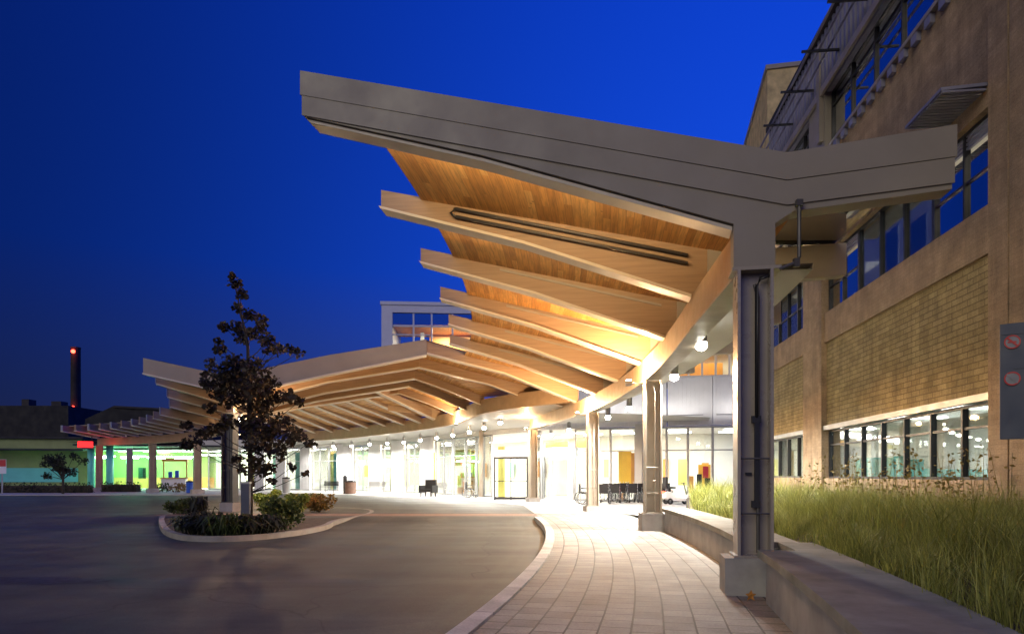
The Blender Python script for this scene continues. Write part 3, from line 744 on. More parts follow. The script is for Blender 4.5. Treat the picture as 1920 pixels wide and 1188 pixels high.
# ------------------------------------------------------------------ brick building
bb=empty('brick_building',(6.2,0,0),-math.atan(.105),'three storey brick building on the right with dark window bands and pink brick piers','building')
k_=1/cos(math.atan(.105))
def Y(u): return F*6.2/(u-1094)*k_          # local y of a facade point seen at pixel u
yb=[(Y(1860),Y(1545)),(Y(1508),25.2)]       # bays
y0=-6; yend=26.4
mb=MB()
def wall(z0,z1,ya=y0,y2=yend,x=0,d=.4): mb.box((x,ya,z0),(x+d,y2,z1))
for (a,b) in yb:
    mb.box((0,a,-.1),(.4,b,1.27)); mb.box((0,a,4.75),(.4,b,5.5)); mb.box((0,a,7.0),(.4,b,9.495))
mb.box((0,y0,-.1),(.4,yb[0][0],9.495)); 
mb.build('wall','brick_pink',bb)
mb=MB()
mb.box((-.07,yb[0][1]+.0,-.1),(.4,yb[0][1]+.62,9.495)); mb.box((-.04,yb[0][1]+.68,-.1),(.4,yb[1][0],9.495)); mb.box((.02,yb[0][1]+.62,-.1),(.4,yb[0][1]+.68,9.495)); mb.build('pier','brick_pink',bb,bevel=.01)
mb=MB(); mb.box((-.05,yb[1][1],-.1),(.4,yend,9.495)); mb.build('pier','brick_pink',bb,bevel=.01)
mb=MB()
mb.box((-.06,yb[0][0]-.48,-.1),(-.002,yb[0][0],9.495)); mb.box((-.06,yb[0][0]-3.5,-.1),(-.002,yb[0][0]-.52,9.495))
mb.build('pier','brick_pink',bb,bevel=.01)
mb=MB()
for (a,b) in yb: mb.box((.06,a,2.62),(.4,b,4.748))
mb.build('wall_panel','brick_tan',bb)
mb=MB()
for (a,b) in yb: mb.box((-.03,a+.002,2.50),(.10,b-.002,2.615))
mb.build('lintel','frame_grey',bb)
def window(a,b,z0,z1,n,matg,par=bb,louv=0,trans=None,dark='frame_dark',x=.16):
    w=MB(); e=.05
    w.box((x-.04,a,z0),(x+.05,b,z0+e)); w.box((x-.04,a,z1-e),(x+.05,b,z1))
    for i in range(n+1):
        yy=a+(b-a-e)*i/n; w.box((x-.05,yy,z0+e),(x+.05,yy+e,z1-e))
    if trans:
        for tz in trans: w.box((x-.03,a,tz),(x+.04,b,tz+.04))
    o=w.build('window',dark,par)
    g=MB(); g.box((x,a+e,z0+e),(x+.012,b-e,z1-e-louv)); g.build('pane',matg,o)
    if louv:
        l=MB(); 
        for k in range(int(louv/.07)): l.box((x-.02,a+e,z1-e-.02-k*.07),(x+.03,b-e,z1-e-k*.07+.02))
        l.build('louvre','purple_metal',o)
    return o
window(yb[0][0],yb[0][1],1.27,2.5,7,'glass_clear',trans=[2.1])
window(yb[1][0],yb[1][1],1.27,2.5,6,'glass_clear')
window(yb[0][0],Y(1737),5.5,7.0,2,'glass_blue',louv=.33,trans=[6.15])
window(Y(1737)+.001,Y(1600),5.5,7.0,3,'glass_dim')
window(Y(1600)+.001,yb[0][1],5.5,7.0,2,'glass_blue',louv=.33,trans=[6.15])
window(yb[1][0],yb[1][1],5.5,7.0,6,'glass_dim',trans=[6.2])
window(8.5,Y(1550),9.58,11.1,7,'glass_blue',trans=[10.7]); window(Y(1520),22.6,9.58,11.1,4,'glass_blue',trans=[10.1,10.6])
mb=MB(); mb.box((-.05,Y(1550),9.58),(.3,Y(1520),12.6)); mb.box((-.16,Y(1550)+.1,9.9),(-.048,Y(1550)+.3,12.4)); mb.build('upper_pier','metal_clad',bb); mb=MB(); mb.box((-.1,y0,9.5),(.3,8.5,12.6)); mb.build('upper_pier','brick_pink',bb)
# ledge with dentils
mb=MB(); mb.box((-.10,8.501,9.50),(.3,22.6,9.58)); mb.build('ledge','metal_clad',bb)
mb=MB()
yy=8.6
while yy<22.5: mb=MB(); mb.box((-.09,yy,9.33),(-.002,yy+.22,9.498)); yy+=.5; mb.build('ledge_bracket','purple_metal',bb)
mb=MB(); mb.box((.0,6,11.1),(.12,22.6,12.6)); yy=6.05
while yy<22.5: mb.box((-.12,yy,11.25),(-.001,yy+.10,12.58)); yy+=.26
mb.build('ribbed_cladding','purple_metal',bb)
mb=MB(); mb.box((-.14,6,11.06),(-.072,22.6,11.24)); mb.build('gutter','steel_tan',bb)
mb=MB(); mb.box((-.2,5,12.6),(3,22.6,12.74)); mb.build('roof','dark_roof',bb)
mb=MB()
for i in range(8): mb=MB(); mb.box((-.95,9.4+i*1.75,11.5),(-.075,9.45+i*1.75,11.55)); mb.build('shade_bracket','frame_dark',bb)
mb=MB()
for j in range(3): mb.bar((-.45-.22*j,8,11.58),(-.25-.2*j,22.5,11.58),.05,.03)
mb.build('sunshade','purple_metal',bb)
def awning(a,b,z):
    m=MB(); m.prism([(-.68,a,z),(-.002,a,z+.04),(-.002,a,z+.09),(-.68,a,z+.05)],(0,0,0),(0,b-a,0))
    k=a
    while k<b-.05: m.box((-.66,k,z-.03),(-.02,k+.06,z-.002)); k+=.09
    m.build('awning','purple_metal',bb)
awning(Y(1852),Y(1775),7.28); awning(Y(1764),17.0,7.18); awning(19.6,24.8,7.18)
# rooms behind the windows
mb=MB(); mb.box((3.4,4,0),(3.5,yend,9.7)); mb.box((.41,4,2.75),(3.4,yend,2.9)); mb.box((.41,4,4.9),(3.4,yend,5.1)); mb.box((.41,4,7.6),(3.4,yend,7.8)); mb.box((.41,yend-.1,0),(3.4,yend,9.7)); mb.build('room_wall','interior_wall',bb)
mb=MB()
for yy in (11.5,14,16.5,20.5,23): mb.box((1.2,yy,2.70),(2.4,yy+.35,2.745))
mb.build('ceiling_light','ceiling_light',bb)
lamp('AREA',(1.6,14,2.68),110,(.95,1,.95),bb,(1.5,7),aim=(0,0,-1)); lamp('AREA',(1.6,22,2.68),110,(1,.95,.8),bb,(1.5,5),aim=(0,0,-1))
lamp('AREA',(1.6,13.8,7.5),60,(1,.95,.85),bb,(1.5,3),aim=(0,0,-1)); lamp('AREA',(1.6,22,7.5),60,(1,.85,.6),bb,(1.5,4),aim=(0,0,-1))
mb=MB(); rn=random.Random(5)
for i in range(16):
    yy=10.6+i*.9; m_h=rn.uniform(.9,1.9); mb.box((rn.uniform(1.5,2.8),yy,0.4),(2.9,yy+rn.uniform(.25,.6),m_h))
mb.build('room_cupboard','turquoise_paint',bb)
mb=MB()
for (a,b,z0_,z1_) in ((12.6,13.2,5.5,6.45),(13.5,14.3,5.5,6.5),(14.7,15.3,5.5,6.7)): mb.box((.5,a,z0_),(.53,b,z1_))
mb.build('window_blind','white_paint',bb)
# stair tower
tw=empty('stair_tower',(9.05,24.2,0),R(-11.5),'tall tan stone stair tower above the end of the brick building','tower')
mb=MB(); mb.box((0,0,8.5),(2.6,8,15.7)); mb.build('wall','tan_stone',tw)
mb=MB(); mb.box((-.06,-.06,15.7),(2.7,8.1,15.85)); mb.build('coping','metal_clad',tw)
mb=MB(); mb.box((-.1,3.2,12.0),(-.0,3.5,12.3)); mb.blob((-.15,3.35,12.05),.1,8); mb.build('wall_lamp','frame_grey',tw)

# ------------------------------------------------------------------ entrance building
eb=empty('entrance_building',(3.2,35.4,0),0,'brightly lit glass fronted entrance building curving behind the canopies','building')
def seg_hit(u):
    k=(u-U0)/F
    for (a,b) in zip(GL,GL[1:]):
        ax,ay=a;bx,by=b
        den=(bx-ax)-k*(by-ay)
        if abs(den)<1e-6: continue
        t=(k*ay-ax)/den
        if -1e-6<=t<=1+1e-6: return Vector((ax+(bx-ax)*t,ay+(by-ay)*t)),Vector((bx-ax,by-ay)).normalized()
    return None
def between(mb,u0,u1,z0,z1,th=.1,off=0):
    a,_=seg_hit(u0); b,_=seg_hit(u1); d=(b-a); L_=d.length; d.normalize(); n_=Vector((d.y,-d.x)) if True else 0
    # n_ points away from the camera
    if n_.y<0: n_=-n_
    M=Matrix(((d.x,n_.x,0,a.x+n_.x*off),(d.y,n_.y,0,a.y+n_.y*off),(0,0,1,0),(0,0,0,1)))
    mb.box((0,0,z0),(L_,th,z1),M); return L_,M
ZT=lambda u: 3.72 if u>900 else 3.82
whites=[(816,793),(761,739),(716,696),(662,635),(584,566),(537,520),(497,480)]
glas=[(1425,1336),(1336,1290),(1290,1250),(1250,1205),(1192,1145),(1145,1108),(1108,1078),(1014,1000),(922,906),(906,893),(892,873),(872,850),(848,816),(793,761),(739,717),(696,664),(634,617),(616,584),(566,537),(520,497),(480,450),(450,420),(420,390)]
for a,b in whites:
    mb=MB(); L_,M=between(mb,a,b,0,3.98,.12,-.25)
    k=0.02
    while k<L_-.04: mb.box((k,-.03,0.1),(k+.05,-.001,3.95),M); k+=.17
    cp(mb,'wall_panel','panel_white',eb)
    mb=MB(); between(mb,a,b,-.0,.3,.14,-.27)
for a,b in glas:
    w=MB(); zt=3.75
    L_,M=between(w,a,b,0,.12,.1); between(w,a,b,zt-.08,zt,.1)
    nm=max(1,round(L_/1.3))
    for i in range(nm+1):
        x=(L_-.06)*i/nm; w.box((x,-.03,.12),(x+.06,.1,zt-.08),M)
    if a<900 or a>1000: w.box((0,-.015,2.55),(L_,.08,2.61),M)
    o=cp(w,'window','frame_grey',eb)
    g=MB(); g.box((.06,.04,.12),(L_-.06,.052,zt-.08),M); sub(g,'pane','glass_clear',o)
# grey pier
mb=MB(); between(mb,1205,1192,0,3.9,.35,-.2); cp(mb,'wall_pier','soffit_grey',eb)
# fascia panels over the glass
mb=MB()
for a,b in ((1425,1336),(1336,1252),(1250,1180),(1180,1112),(1112,1060),(1060,1000)):
    L_,M=between(mb,a,b,3.78,6.15,.2,-.1)
    k=.02
    while k<L_-.06: mb.box((k,-.025,3.85),(k+.06,-.001,6.1),M); k+=.2
cp(mb,'fascia_panel','panel_white',eb)
mb=MB()
for a,b in ((998,930),(930,840),(840,740),(740,640),(640,540),(540,440),(440,380)): between(mb,a,b,3.78,4.6,.2,-.1)
cp(mb,'fascia','soffit_grey',eb)
for ua,ub_,e_ in ((1422,1337,16),(1320,1090,50)):
    mb=MB(); L_,M=between(mb,ua,ub_,4.20,4.25,.06,-.85); cp(mb,'linear_light','frame_grey',eb)
    l=lamp('AREA',M@Vector((L_/2,.03,4.29)),e_,(1,.95,.88),None,(L_,.05)); zz_=-(M.to_3x3()@Vector((0,.45,.9))).normalized(); xx_=M.to_3x3()@Vector((1,0,0)); yy_=zz_.cross(xx_)
    l.rotation_euler=Matrix(((xx_.x,yy_.x,zz_.x),(xx_.y,yy_.y,zz_.y),(xx_.z,yy_.z,zz_.z))).to_euler()
# upstairs window strip with warm room
w=MB(); L_,M=between(w,1425,1240,6.16,6.3,.12,.3); between(w,1425,1240,7.7,7.9,.3,.1)
for i in range(8): w.box(((L_-.09)*i/7,.27,6.3),((L_-.09)*i/7+.09,.42,7.7),M)
o=cp(w,'upper_window','white_paint',eb)
g=MB(); g.box((0,.36,6.3),(L_,.37,7.7),M); sub(g,'pane','glass_clear',o)
mb=MB(); mb.box((0,3.6,6.1),(L_,3.7,7.9),M); mb.box((0,.5,6.1),(L_,3.6,6.15),M); mb.box((0,.1,7.9),(L_,3.7,8.1),M); cp(mb,'upper_room','interior_wall',eb)
mb=MB(); mb.box((1.5,2.0,6.2),(4.2,3.5,7.2),M); cp(mb,'upper_room_panel','door_orange',eb)
lamp('AREA',M@Vector((L_/2,1.8,7.7)),120,(1,.8,.5),None,(4,1.5),aim=(0,0,-1))
# ceiling, floor and rear wall of the lobby
def offs(poly,d):
    out=[]
    for i in range(len(poly)):
        t=tangent(poly,i); n_=Vector((t.y,-t.x)); 
        if n_.y<0: n_=-n_
        out.append((poly[i][0]+n_.x*d,poly[i][1]+n_.y*d))
    return out
BK=offs(GL,7.0)
mb=MB()
for i in range(len(GL)-1): mb.face([(*GL[i],3.76),(*GL[i+1],3.76),(*BK[i+1],3.76),(*BK[i],3.76)])
cp(mb,'lobby_ceiling','soffit_grey',eb)
mb=MB()
for i in range(len(GL)-1): mb.face([(*GL[i],.02),(*GL[i+1],.02),(*BK[i+1],.02),(*BK[i],.02)])
cp(mb,'lobby_floor','interior_floor',eb)
mb=MB(); pathbox(mb,BK,.1,0,3.76); cp(mb,'lobby_wall','interior_wall',eb)
mb=MB(); pathbox(mb,offs(GL,.5),.3,4.6,4.7); 
R4=offs(GL,9)
mb=MB()
for i in range(len(GL)-1): mb.face([(*GL[i],4.62),(*GL[i+1],4.62),(*R4[i+1],4.62),(*R4[i],4.62)])
cp(mb,'flat_roof','dark_roof',eb)
# outside soffit between header beam and glass
hdr=[(2.2,31),(1.2,31),(-.2,32.5),(-1.3,35),(-2.2,38),(-3.6,41.6),(-6.5,46.6),(-10.5,52),(-15,56.8),(-21,60.3),(-30,62.5)]
mb=MB()
GG=[GL[0],GL[1],GL[2],GL[3],GL[4],GL[5],GL[6],GL[7],GL[8],GL[9]]
sf=[(9.5,32.6,4.1),(6.2,31.6,4.16),(4.1,31.0,4.16),(2.4,30.2,4.2)]+[(p.x,p.y,4.39-.2*k/(m_-1)) for k,p in enumerate(b2s) if k>=2]
fb=spl([(9.6,33.3),(3.2,35.4),(.6,38.6),(-1.5,41.2),(-4.0,45.4),(-8.0,51.2),(-13,57.6),(-20,61.5),(-24,62.7)],6)
for i in range(len(sf)-1):
    a=sf[i]; b=sf[i+1]; ta=i/(len(sf)-1)*(len(fb)-1); tb=(i+1)/(len(sf)-1)*(len(fb)-1)
    fa=fb[int(ta)]; f2=fb[min(len(fb)-1,int(tb))]
    mb.face([a,b,(f2.x,f2.y,4.02),(fa.x,fa.y,4.02)])
cp(mb,'entrance_soffit','soffit_grey',eb)
# lobby luminaires
mb=MB(); lc=offs(GL,2.6); lc2=offs(GL,4.6)
for poly in (lc,lc2):
    for i in range(len(poly)-1):
        a=Vector(poly[i]);b=Vector(poly[i+1]); n_=max(1,int((b-a).length/2.6))
        for k in range(n_):
            c=a.lerp(b,(k+.5)/n_); d=(b-a).normalized(); mb.obox((c.x,c.y,3.72),(d.x,d.y),(1.2,.3,.05))
cp(mb,'ceiling_light','ceiling_light',eb)
for i in range(len(lc)-2):
    a=Vector(lc[i]);b=Vector(lc[i+1]); c=a.lerp(b,.5); L_=(b-a).length
    lamp('AREA',(c.x,c.y,3.66),(100 if i<4 else 155)*L_,(1,.97,.92),None,(L_*.8,2.0),aim=(0,0,-1)).rotation_euler=(0,0,atan2((b-a).y,(b-a).x))
# coloured doors, boards and furniture seen through the glass
def board(u0,u1,z0,z1,mat,name='interior_panel',off=1.6,th=.08):
    mb=MB(); between(mb,u0,u1,z0,z1,th,off); cp(mb,name,mat,eb)
board(892,874,.02,2.9,'door_yellow','yellow_door',.35); board(920,908,.02,3.1,'lime_paint',off=1.0)
board(790,775,0.02,3.0,'door_yellow',off=1.2); board(773,763,.02,2.4,'lime_paint',off=1.5); board(846,838,.02,1.5,'door_orange',off=1.0)
board(833,822,2.0,2.5,'red_paint',off=1.3); board(845,818,2.6,3.1,'lime_paint',off=1.5); board(833,820,.02,1.3,'door_orange',off=1.6)
board(694,684,.02,3.1,'door_yellow',off=.8); board(680,668,.9,3.3,'lime_paint',off=1.5); board(733,727,1.8,2.6,'mint_paint',off=.8); board(728,720,.4,3.0,'lime_paint',off=1.8)
board(632,618,.02,3.3,'turquoise_paint',off=.5); board(614,600,.02,3.2,'lime_paint',off=.9); board(597,586,.6,3.4,'door_yellow',off=2)
board(562,540,.02,3.4,'mint_paint',off=.9); board(518,500,.02,3.2,'mint_paint',off=.9); board(478,455,.3,3.2,'lime_paint',off=1)
board(1190,1178,.9,2.5,'door_orange','orange_door',1.0); board(1175,1150,.9,2.6,'door_yellow',off=1.6); board(1158,1146,.02,2.7,'door_orange',off=2.4)
board(1000,960,2.9,3.3,'door_orange',off=2.6); board(1052,1016,2.9,3.4,'door_orange',off=2.6)
board(1330,1305,.02,1.9,'door_yellow',off=2.5); board(1296,1285,.02,1.3,'door_orange',off=2.0); board(1325,1314,1.2,1.8,'red_paint',off=2.2); board(1352,1338,.8,2.0,'door_orange',off=3)
board(1280,1262,.8,2.2,'lime_paint',off=3.0); board(1138,1122,1.0,2.6,'interior_wall',off=3.0); board(1345,1334,.3,1.2,'dark_wall',off=1.7); board(1312,1302,.5,1.4,'dark_wall',off=2.1)
# rear lobby pictures
for k,(u,m_) in enumerate(((860,'door_orange'),(815,'mint_paint'),(770,'door_orange'),(600,'door_yellow'),(1230,'door_orange'),(1100,'lime_paint'))):
    board(u,u-12,1.2,2.3,m_,'wall_picture',6.6)
# revolving door
rd=MB(); A=at(990,937,36.4); B_=at(926,937,36.6)
dr=empty('sliding_entrance',(A.x*.5+B_.x*.5,36.5,0),0,'glass entrance vestibule with white lettered header left of the fourth column','door')
wd=A.x-B_.x
mb=MB(); mb.box((-wd/2,-.0,0.006),(-wd/2+.08,.12,2.32)); mb.box((wd/2-.08,0,.006),(wd/2,.12,2.32)); mb.box((-.03,0,.006),(.03,.08,2.32)); mb.box((-wd/2+.08,0.02,1.0),(wd/2-.08,.05,1.04)); mb.box((-wd/2+.08,0.0,2.22),(wd/2-.08,.1,2.32)); mb.box((-wd/2+.08,0.02,.05),(wd/2-.08,.06,.18))
mb.box((-wd/2,.12,.006),(-wd/2+.06,3.3,.1)); mb.box((wd/2-.06,.12,.006),(wd/2,3.3,.1))
mb.build('frame','frame_dark',dr)
mb=MB(); mb.box((-wd/2-.05,-.08,2.33),(wd/2+.05,3.2,2.68)); mb.build('header','white_paint',dr,bevel=.02)
mb=MB()
for i in range(8):
    xx=-wd/2+.25+i*(wd-.5)/7; mb.box((xx-.03,-.095,2.45),(xx+.03,-.082,2.56)); 
    if i%2: mb.box((xx-.05,-.095,2.49),(xx-.031,-.082,2.52))
mb.build('header_marks','glyph',dr)
for s_ in (-1,1):
    mb=MB(); x0=-wd/2+.08 if s_<0 else .03; x1=-.03 if s_<0 else wd/2-.08
    mb.box((x0,.03,.05),(x1,.042,2.3)); mb.build('door_leaf','glass_clear',dr)
mb=MB(); mb.box((-wd/2+.02,.14,.1),(-wd/2+.03,3.3,2.33)); mb.box((wd/2-.03,.14,.1),(wd/2-.02,3.3,2.33)); mb.build('side_glass','glass_clear',dr)
# second door
a=at(1076,936,36.6); b=at(1016,936,38.4)
d2=empty('entrance_door',((a.x+b.x)/2,(a.y+b.y)/2-.3,0),atan2(a.y-b.y,a.x-b.x),'swing door with white frame under a grey operator box, right of the fourth column','door')
w2=Vector((a.x-b.x,a.y-b.y)).length
mb=MB(); mb.box((-w2/2,0,2.36),(w2/2,.3,2.85)); mb.box((w2/2-.12,0,0.006),(w2/2,.15,2.35)); mb.box((-w2/2,0,.006),(-w2/2+.1,.15,2.35)); mb.build('operator_box','frame_grey',d2)
mb=MB(); q0=-w2*.28;q1=w2*.33
mb.box((q0,.02,.02),(q0+.1,.08,2.3)); mb.box((q1-.1,.02,.02),(q1,.08,2.3)); mb.box((q0+.1,.02,2.2),(q1-.1,.08,2.3)); mb.box((q0+.1,.02,.02),(q1-.1,.08,.22)); mb.build('door_frame','white_paint',d2)
mb=MB(); mb.box((q0+.1,.04,.22),(q1-.1,.05,2.2)); mb.build('door_pane','glass_clear',d2)
mb=MB(); mb.box((q0-.5,.04,.1),(q0,.05,2.35)); mb.build('side_pane','glass_clear',d2)

# upper floor box in the distance behind the canopy
ub=empty('upper_storey',(-8,60,0),R(4),'white framed glass upper storey rising behind the entrance canopy','building')
def zz(v,D=60): return H+(V0-v)/F*D
x0,x1=px(716,60)+8,px(885,60)+8
mb=MB(); mb.box((x0,0,4),(x0+.95,8,zz(572))); mb.box((x0+.95,0,zz(586)),(x1,8,zz(572))); mb.box((x0-.1,-.1,zz(572)),(x1,8.1,zz(566))); mb.build('wall','panel_white',ub)
w=MB()
for u in (775,809,848): w.box((px(u,60)+8-.06,.1,zz(645)),(px(u,60)+8+.08,.3,zz(586)))
w.box((x0+.95,.1,zz(612)),(x1,.28,zz(609))); w.box((x0+.95,.1,zz(628)),(px(806,60)+8,.25,zz(626)))
o=w.build('window','panel_white',ub)
g=MB(); g.box((x0+.95,.2,zz(608)),(x1,.22,zz(586))); g.build('upper_pane','glass_blue',o)
g=MB(); g.box((x0+.95,.2,zz(650)),(x1,.22,zz(612))); g.build('lower_pane','glass_clear',o)
mb=MB(); mb.box((px(800,60)+8,5,zz(660)),(x1,5.1,zz(606))); mb.box((x0+.95,.4,zz(606)),(x1,6,zz(605))); mb.build('room_wall','door_orange',ub)
mb=MB(); mb.box((x0+.95,2.5,zz(640)),(px(806,60)+8,2.6,zz(636))); mb.box((px(785,60)+8,2.5,zz(650)),(px(792,60)+8,2.6,zz(612))); mb.build('room_rail','white_paint',ub)
lamp('AREA',(px(850,60)+8,2.5,zz(608)),1600,(1,.85,.6),ub,(3,3),aim=(0,0,-1))

# ------------------------------------------------------------------ small things at the entrance
def wheelchair(name,loc,rz,label,group='wheelchairs parked by the entrance',frame='chrome'):
    t=empty(name,loc,rz,label,'wheelchair',group)
    mb=MB(); mb.box((-.22,-.2,.48),(.22,.22,.53)); mb.build('seat','black_fabric',t,bevel=.01)
    mb=MB(); mb.box((-.22,.20,.53),(.22,.235,.93)); mb.build('backrest','black_fabric',t,bevel=.01)
    for s_ in (-1,1):
        mb=MB(); mb.torus((s_*.29,.12,.30),.285,.016); w=mb.build('wheel','rubber',t,smooth=True)
        mb=MB(); mb.torus((s_*.33,.12,.30),.25,.009)
        for k in range(10): mb.tube([(s_*.29,.12,.30),(s_*.29,.12+.27*cos(k*pi/5),.30+.27*sin(k*pi/5))],.004,4)
        mb.build('rim','chrome',w)
        mb=MB(); mb.torus((s_*.24,-.34,.09),.07,.018,n=14); mb.build('caster','rubber',t,smooth=True)
        mb=MB(); mb.tube([(s_*.24,.23,.12),(s_*.24,.23,.98),(s_*.24,.33,1.0)],.013,6); mb.tube([(s_*.24,.22,.72),(s_*.24,-.16,.72),(s_*.24,-.2,.48),(s_*.22,-.42,.14)],.013,6); mb.tube([(s_*.24,.22,.48),(s_*.24,-.2,.48),(s_*.24,-.34,.16)],.013,6); mb.build('side_frame',frame,t)
        mb=MB(); mb.box((s_*.24-.03,-.1,.735),(s_*.24+.03,.2,.76)); mb.build('armrest','black_fabric',t)
        mb=MB(); mb.box((s_*.14-.07,-.52,.11),(s_*.14+.07,-.38,.125)); mb.build('footrest','frame_dark',t)
    return t
chairs=[(1096,945,R(95),'wheelchair left of the third canopy column, seen side on'),(1133,944,R(160),'wheelchair just right of the third canopy column'),(1152,943,R(175),'second wheelchair from the third column in the parked row'),(1168,942,R(5),'middle wheelchair of the parked row with black backrest'),(1184,942,R(185),'fourth wheelchair in the parked row, black seat and back'),(1200,941,R(8),'rightmost wheelchair of the row, next to the second column')]
chairs+=[(1214,942,R(185),'wheelchair directly behind the second canopy column'),(1238,942.5,R(170),'black wheelchair just right of the second canopy column'),(1251,940.5,R(10),'wheelchair between the second column and the white scooter'),(1160,939.5,R(170),'wheelchair in the back of the row, between the second and middle chairs'),(1176,939.5,R(20),'wheelchair in the back of the row, half hidden behind the middle chairs'),(1142,940,R(150),'wheelchair behind the one just right of the third column')]
for u,v,rz,l in chairs:
    D=1728/(v-890); wheelchair('wheelchair',(px(u,D),D,.008),rz,l)
wheelchair('wheelchair',(px(881,40.5),40.5,.008),R(80),'lone wheelchair in front of the yellow door')
# mobility scooter
sx=px(1268,31.5)
ms=empty('mobility_scooter',(sx,31.5,.008),R(100),'white mobility scooter with red rear lamp right of the second column','scooter')
mb=MB(); mb.prism([(0,-.55,.16),(0,.35,.16),(0,.62,.28),(0,.6,.5),(0,.35,.58),(0,.15,.32),(0,-.4,.26),(0,-.62,.5),(0,-.68,.4)],(-.24,0,0),(.24,0,0)); mb.build('body','white_paint',ms,bevel=.03)
mb=MB(); mb.box((-.24,.12,.72),(.24,.55,.80)); mb.box((-.22,.5,.80),(.22,.58,1.25)); mb.box((-.04,.28,.5),(.04,.36,.72)); mb.build('seat','black_fabric',ms,bevel=.03)
mb=MB(); mb.tube([(0,-.5,.45),(0,-.35,1.0)],.03,8); mb.tube([(-.25,-.33,.98),(.25,-.33,.98)],.018,6); mb.build('tiller','frame_dark',ms)
for (x,y) in ((-.25,.4),(.25,.4),(-.2,-.5),(.2,-.5)):
    mb=MB(); mb.torus((x,y,.14),.10,.045,n=18); mb.build('wheel','rubber',ms,smooth=True)
mb=MB(); mb.box((-.1,.60,.52),(.1,.66,.60)); mb.build('tail_lamp','red_light',ms)
# black chair, benches, bins
def bench(loc,rz,label,w=1.3,mat='frame_grey',cat='bench',group=None):
    t=empty('bench' if cat=='bench' else 'padded_chair',loc,rz,label,cat,group)
    mb=MB(); 
    for k in range(4): mb.box((-w/2,-.22+k*.11,.43),(w/2,-.13+k*.11,.46))
    mb.build('seat',mat,t)
    mb=MB()
    for k in range(4): mb.box((-w/2,.24,.52+k*.09),(w/2,.27,.59+k*.09))
    mb.build('backrest',mat,t)
    for s_ in (-1,1):
        mb=MB(); mb.tube([(s_*(w/2-.08),-.2,0),(s_*(w/2-.08),-.2,.43)],.022,6); mb.tube([(s_*(w/2-.08),.25,0),(s_*(w/2-.08),.255,.9)],.022,6); mb.tube([(s_*(w/2-.08),-.2,.6),(s_*(w/2-.08),.25,.6)],.018,6); mb.tube([(s_*(w/2-.08),-.2,.43),(s_*(w/2-.08),-.2,.6)],.018,6); mb.build('leg',mat,t)
    return t
gb='metal benches along the glass front'
bench((px(704,50),50,.008),R(-20),'metal bench between the round bin and the white panels',1.4,'frame_grey',group=gb)
bench((px(617,52.5),52.5,.008),R(-30),'dark metal bench left of the brown bin',1.5,'frame_dark',group=gb)
bench((px(823,43),43,.008),R(-10),'grey metal bench right beside the black padded chair',.9,'frame_grey',group=gb)
bench((px(1062,38),35.6,.008),R(20),'small bench by the swing door',.7,'frame_grey',group=gb) if False else None
t=empty('padded_chair',(px(803,42.5),42.5,.008),R(-25),'black padded chair standing before the white panel','chair')
mb=MB(); mb.box((-.38,-.35,.30),(.38,.33,.48)); mb.build('seat','black_fabric',t,bevel=.04)
mb=MB(); mb.box((-.38,.25,.48),(.38,.40,1.05)); mb.build('backrest','black_fabric',t,bevel=.04)
for s_ in (-1,1):
    mb=MB(); mb.box((s_*.43-.06,-.33,.25),(s_*.43+.06,.35,.70)); mb.build('armrest','black_fabric',t,bevel=.03)
    mb=MB(); mb.box((s_*.36-.03,-.3,0),(s_*.36+.03,-.24,.3)); mb.box((s_*.36-.03,.25,0),(s_*.36+.03,.31,.3)); mb.build('leg','frame_dark',t)
def bin_(loc,label,mat,r=.28,h=.85,group='litter bins by the entrance'):
    t=empty('litter_bin',loc,0,label,'bin',group)
    mb=MB(); mb.cyl((0,0,.03),r*.92,h,20,r); mb.build('body',mat,t,smooth=False)
    mb=MB(); mb.cyl((0,0,h+.03),r*1.06,.08,20,r*.9); mb.cyl((0,0,h+.11),r*.5,.05,16); mb.build('lid','frame_dark',t)
    mb=MB(); mb.cyl((0,0,0),r*.8,.03,20); mb.build('foot','frame_dark',t)
bin_((px(657,49),49,.008),'brown round litter bin with a dark lid','brown_bin',.42,.8)
bin_((px(647,49.5),49.5,.008),'slim black ash post beside the brown bin','frame_dark',.14,1.15)
bin_((px(537,50),50,.008),'grey litter bin right of the island tree','frame_grey',.3,1.05)
bin_((px(356,49.5),49.5,.05),'bright blue bin under the far left canopy','blue_plastic',.26,.75)

# ------------------------------------------------------------------ left wing interior and background
lw=empty('clinic_wing',(-34,66,0),R(14),'low green lit wing behind the far left canopy','building')
mb=MB(); mb.box((-16,-.2,0),(-6,0,3.6)); mb.box((-6,5,0),(9.5,5.2,3.9)); mb.box((-6.2,0,0),(-6,5,3.9)); mb.build('wall','green_wall',lw)
mb=MB(); mb.box((-6,4.9,.02),(4,4.99,1.1)); mb.build('wainscot','orange_wall',lw)
mb=MB(); mb.box((-17,-2,3.6),(-6,6,3.75)); mb.box((-6,-4.5,3.95),(10,6,4.1)); mb.build('roof_slab','dark_roof',lw)
mb=MB()
for x in (-3.2,-2.2,4.6,6.9): mb.box((x,4.85,1.0),(x+.7,4.9,2.1))
mb.build('window','glass_dim',lw)
mb=MB(); mb.box((-15.8,-.26,.7),(-7,-.21,2.0)); mb.build('shopfront','turquoise_paint',lw)
mb=MB()
for i,x in enumerate((-5.6,-2.8,-.4,2)): mb.box((x-.75,.6-.2*i,2.95),(x+.75,.8-.2*i,3.12)); mb.box((x-.6,2.6,3.15),(x+.9,2.75,3.24))
mb.build('tube_light','green_tube',lw)
mb=MB(); mb.box((3.2,1.5,3.3),(9.4,1.8,3.42)); mb.build('ceiling_light','ceiling_light',lw)
for x in (-4.5,-1.2): lamp('POINT',(x,1.5,2.7),480,(.15,1,.42),lw,.3)
lamp('POINT',(-11,-3.5,3.0),22,(.3,1,.4),lw,.3)
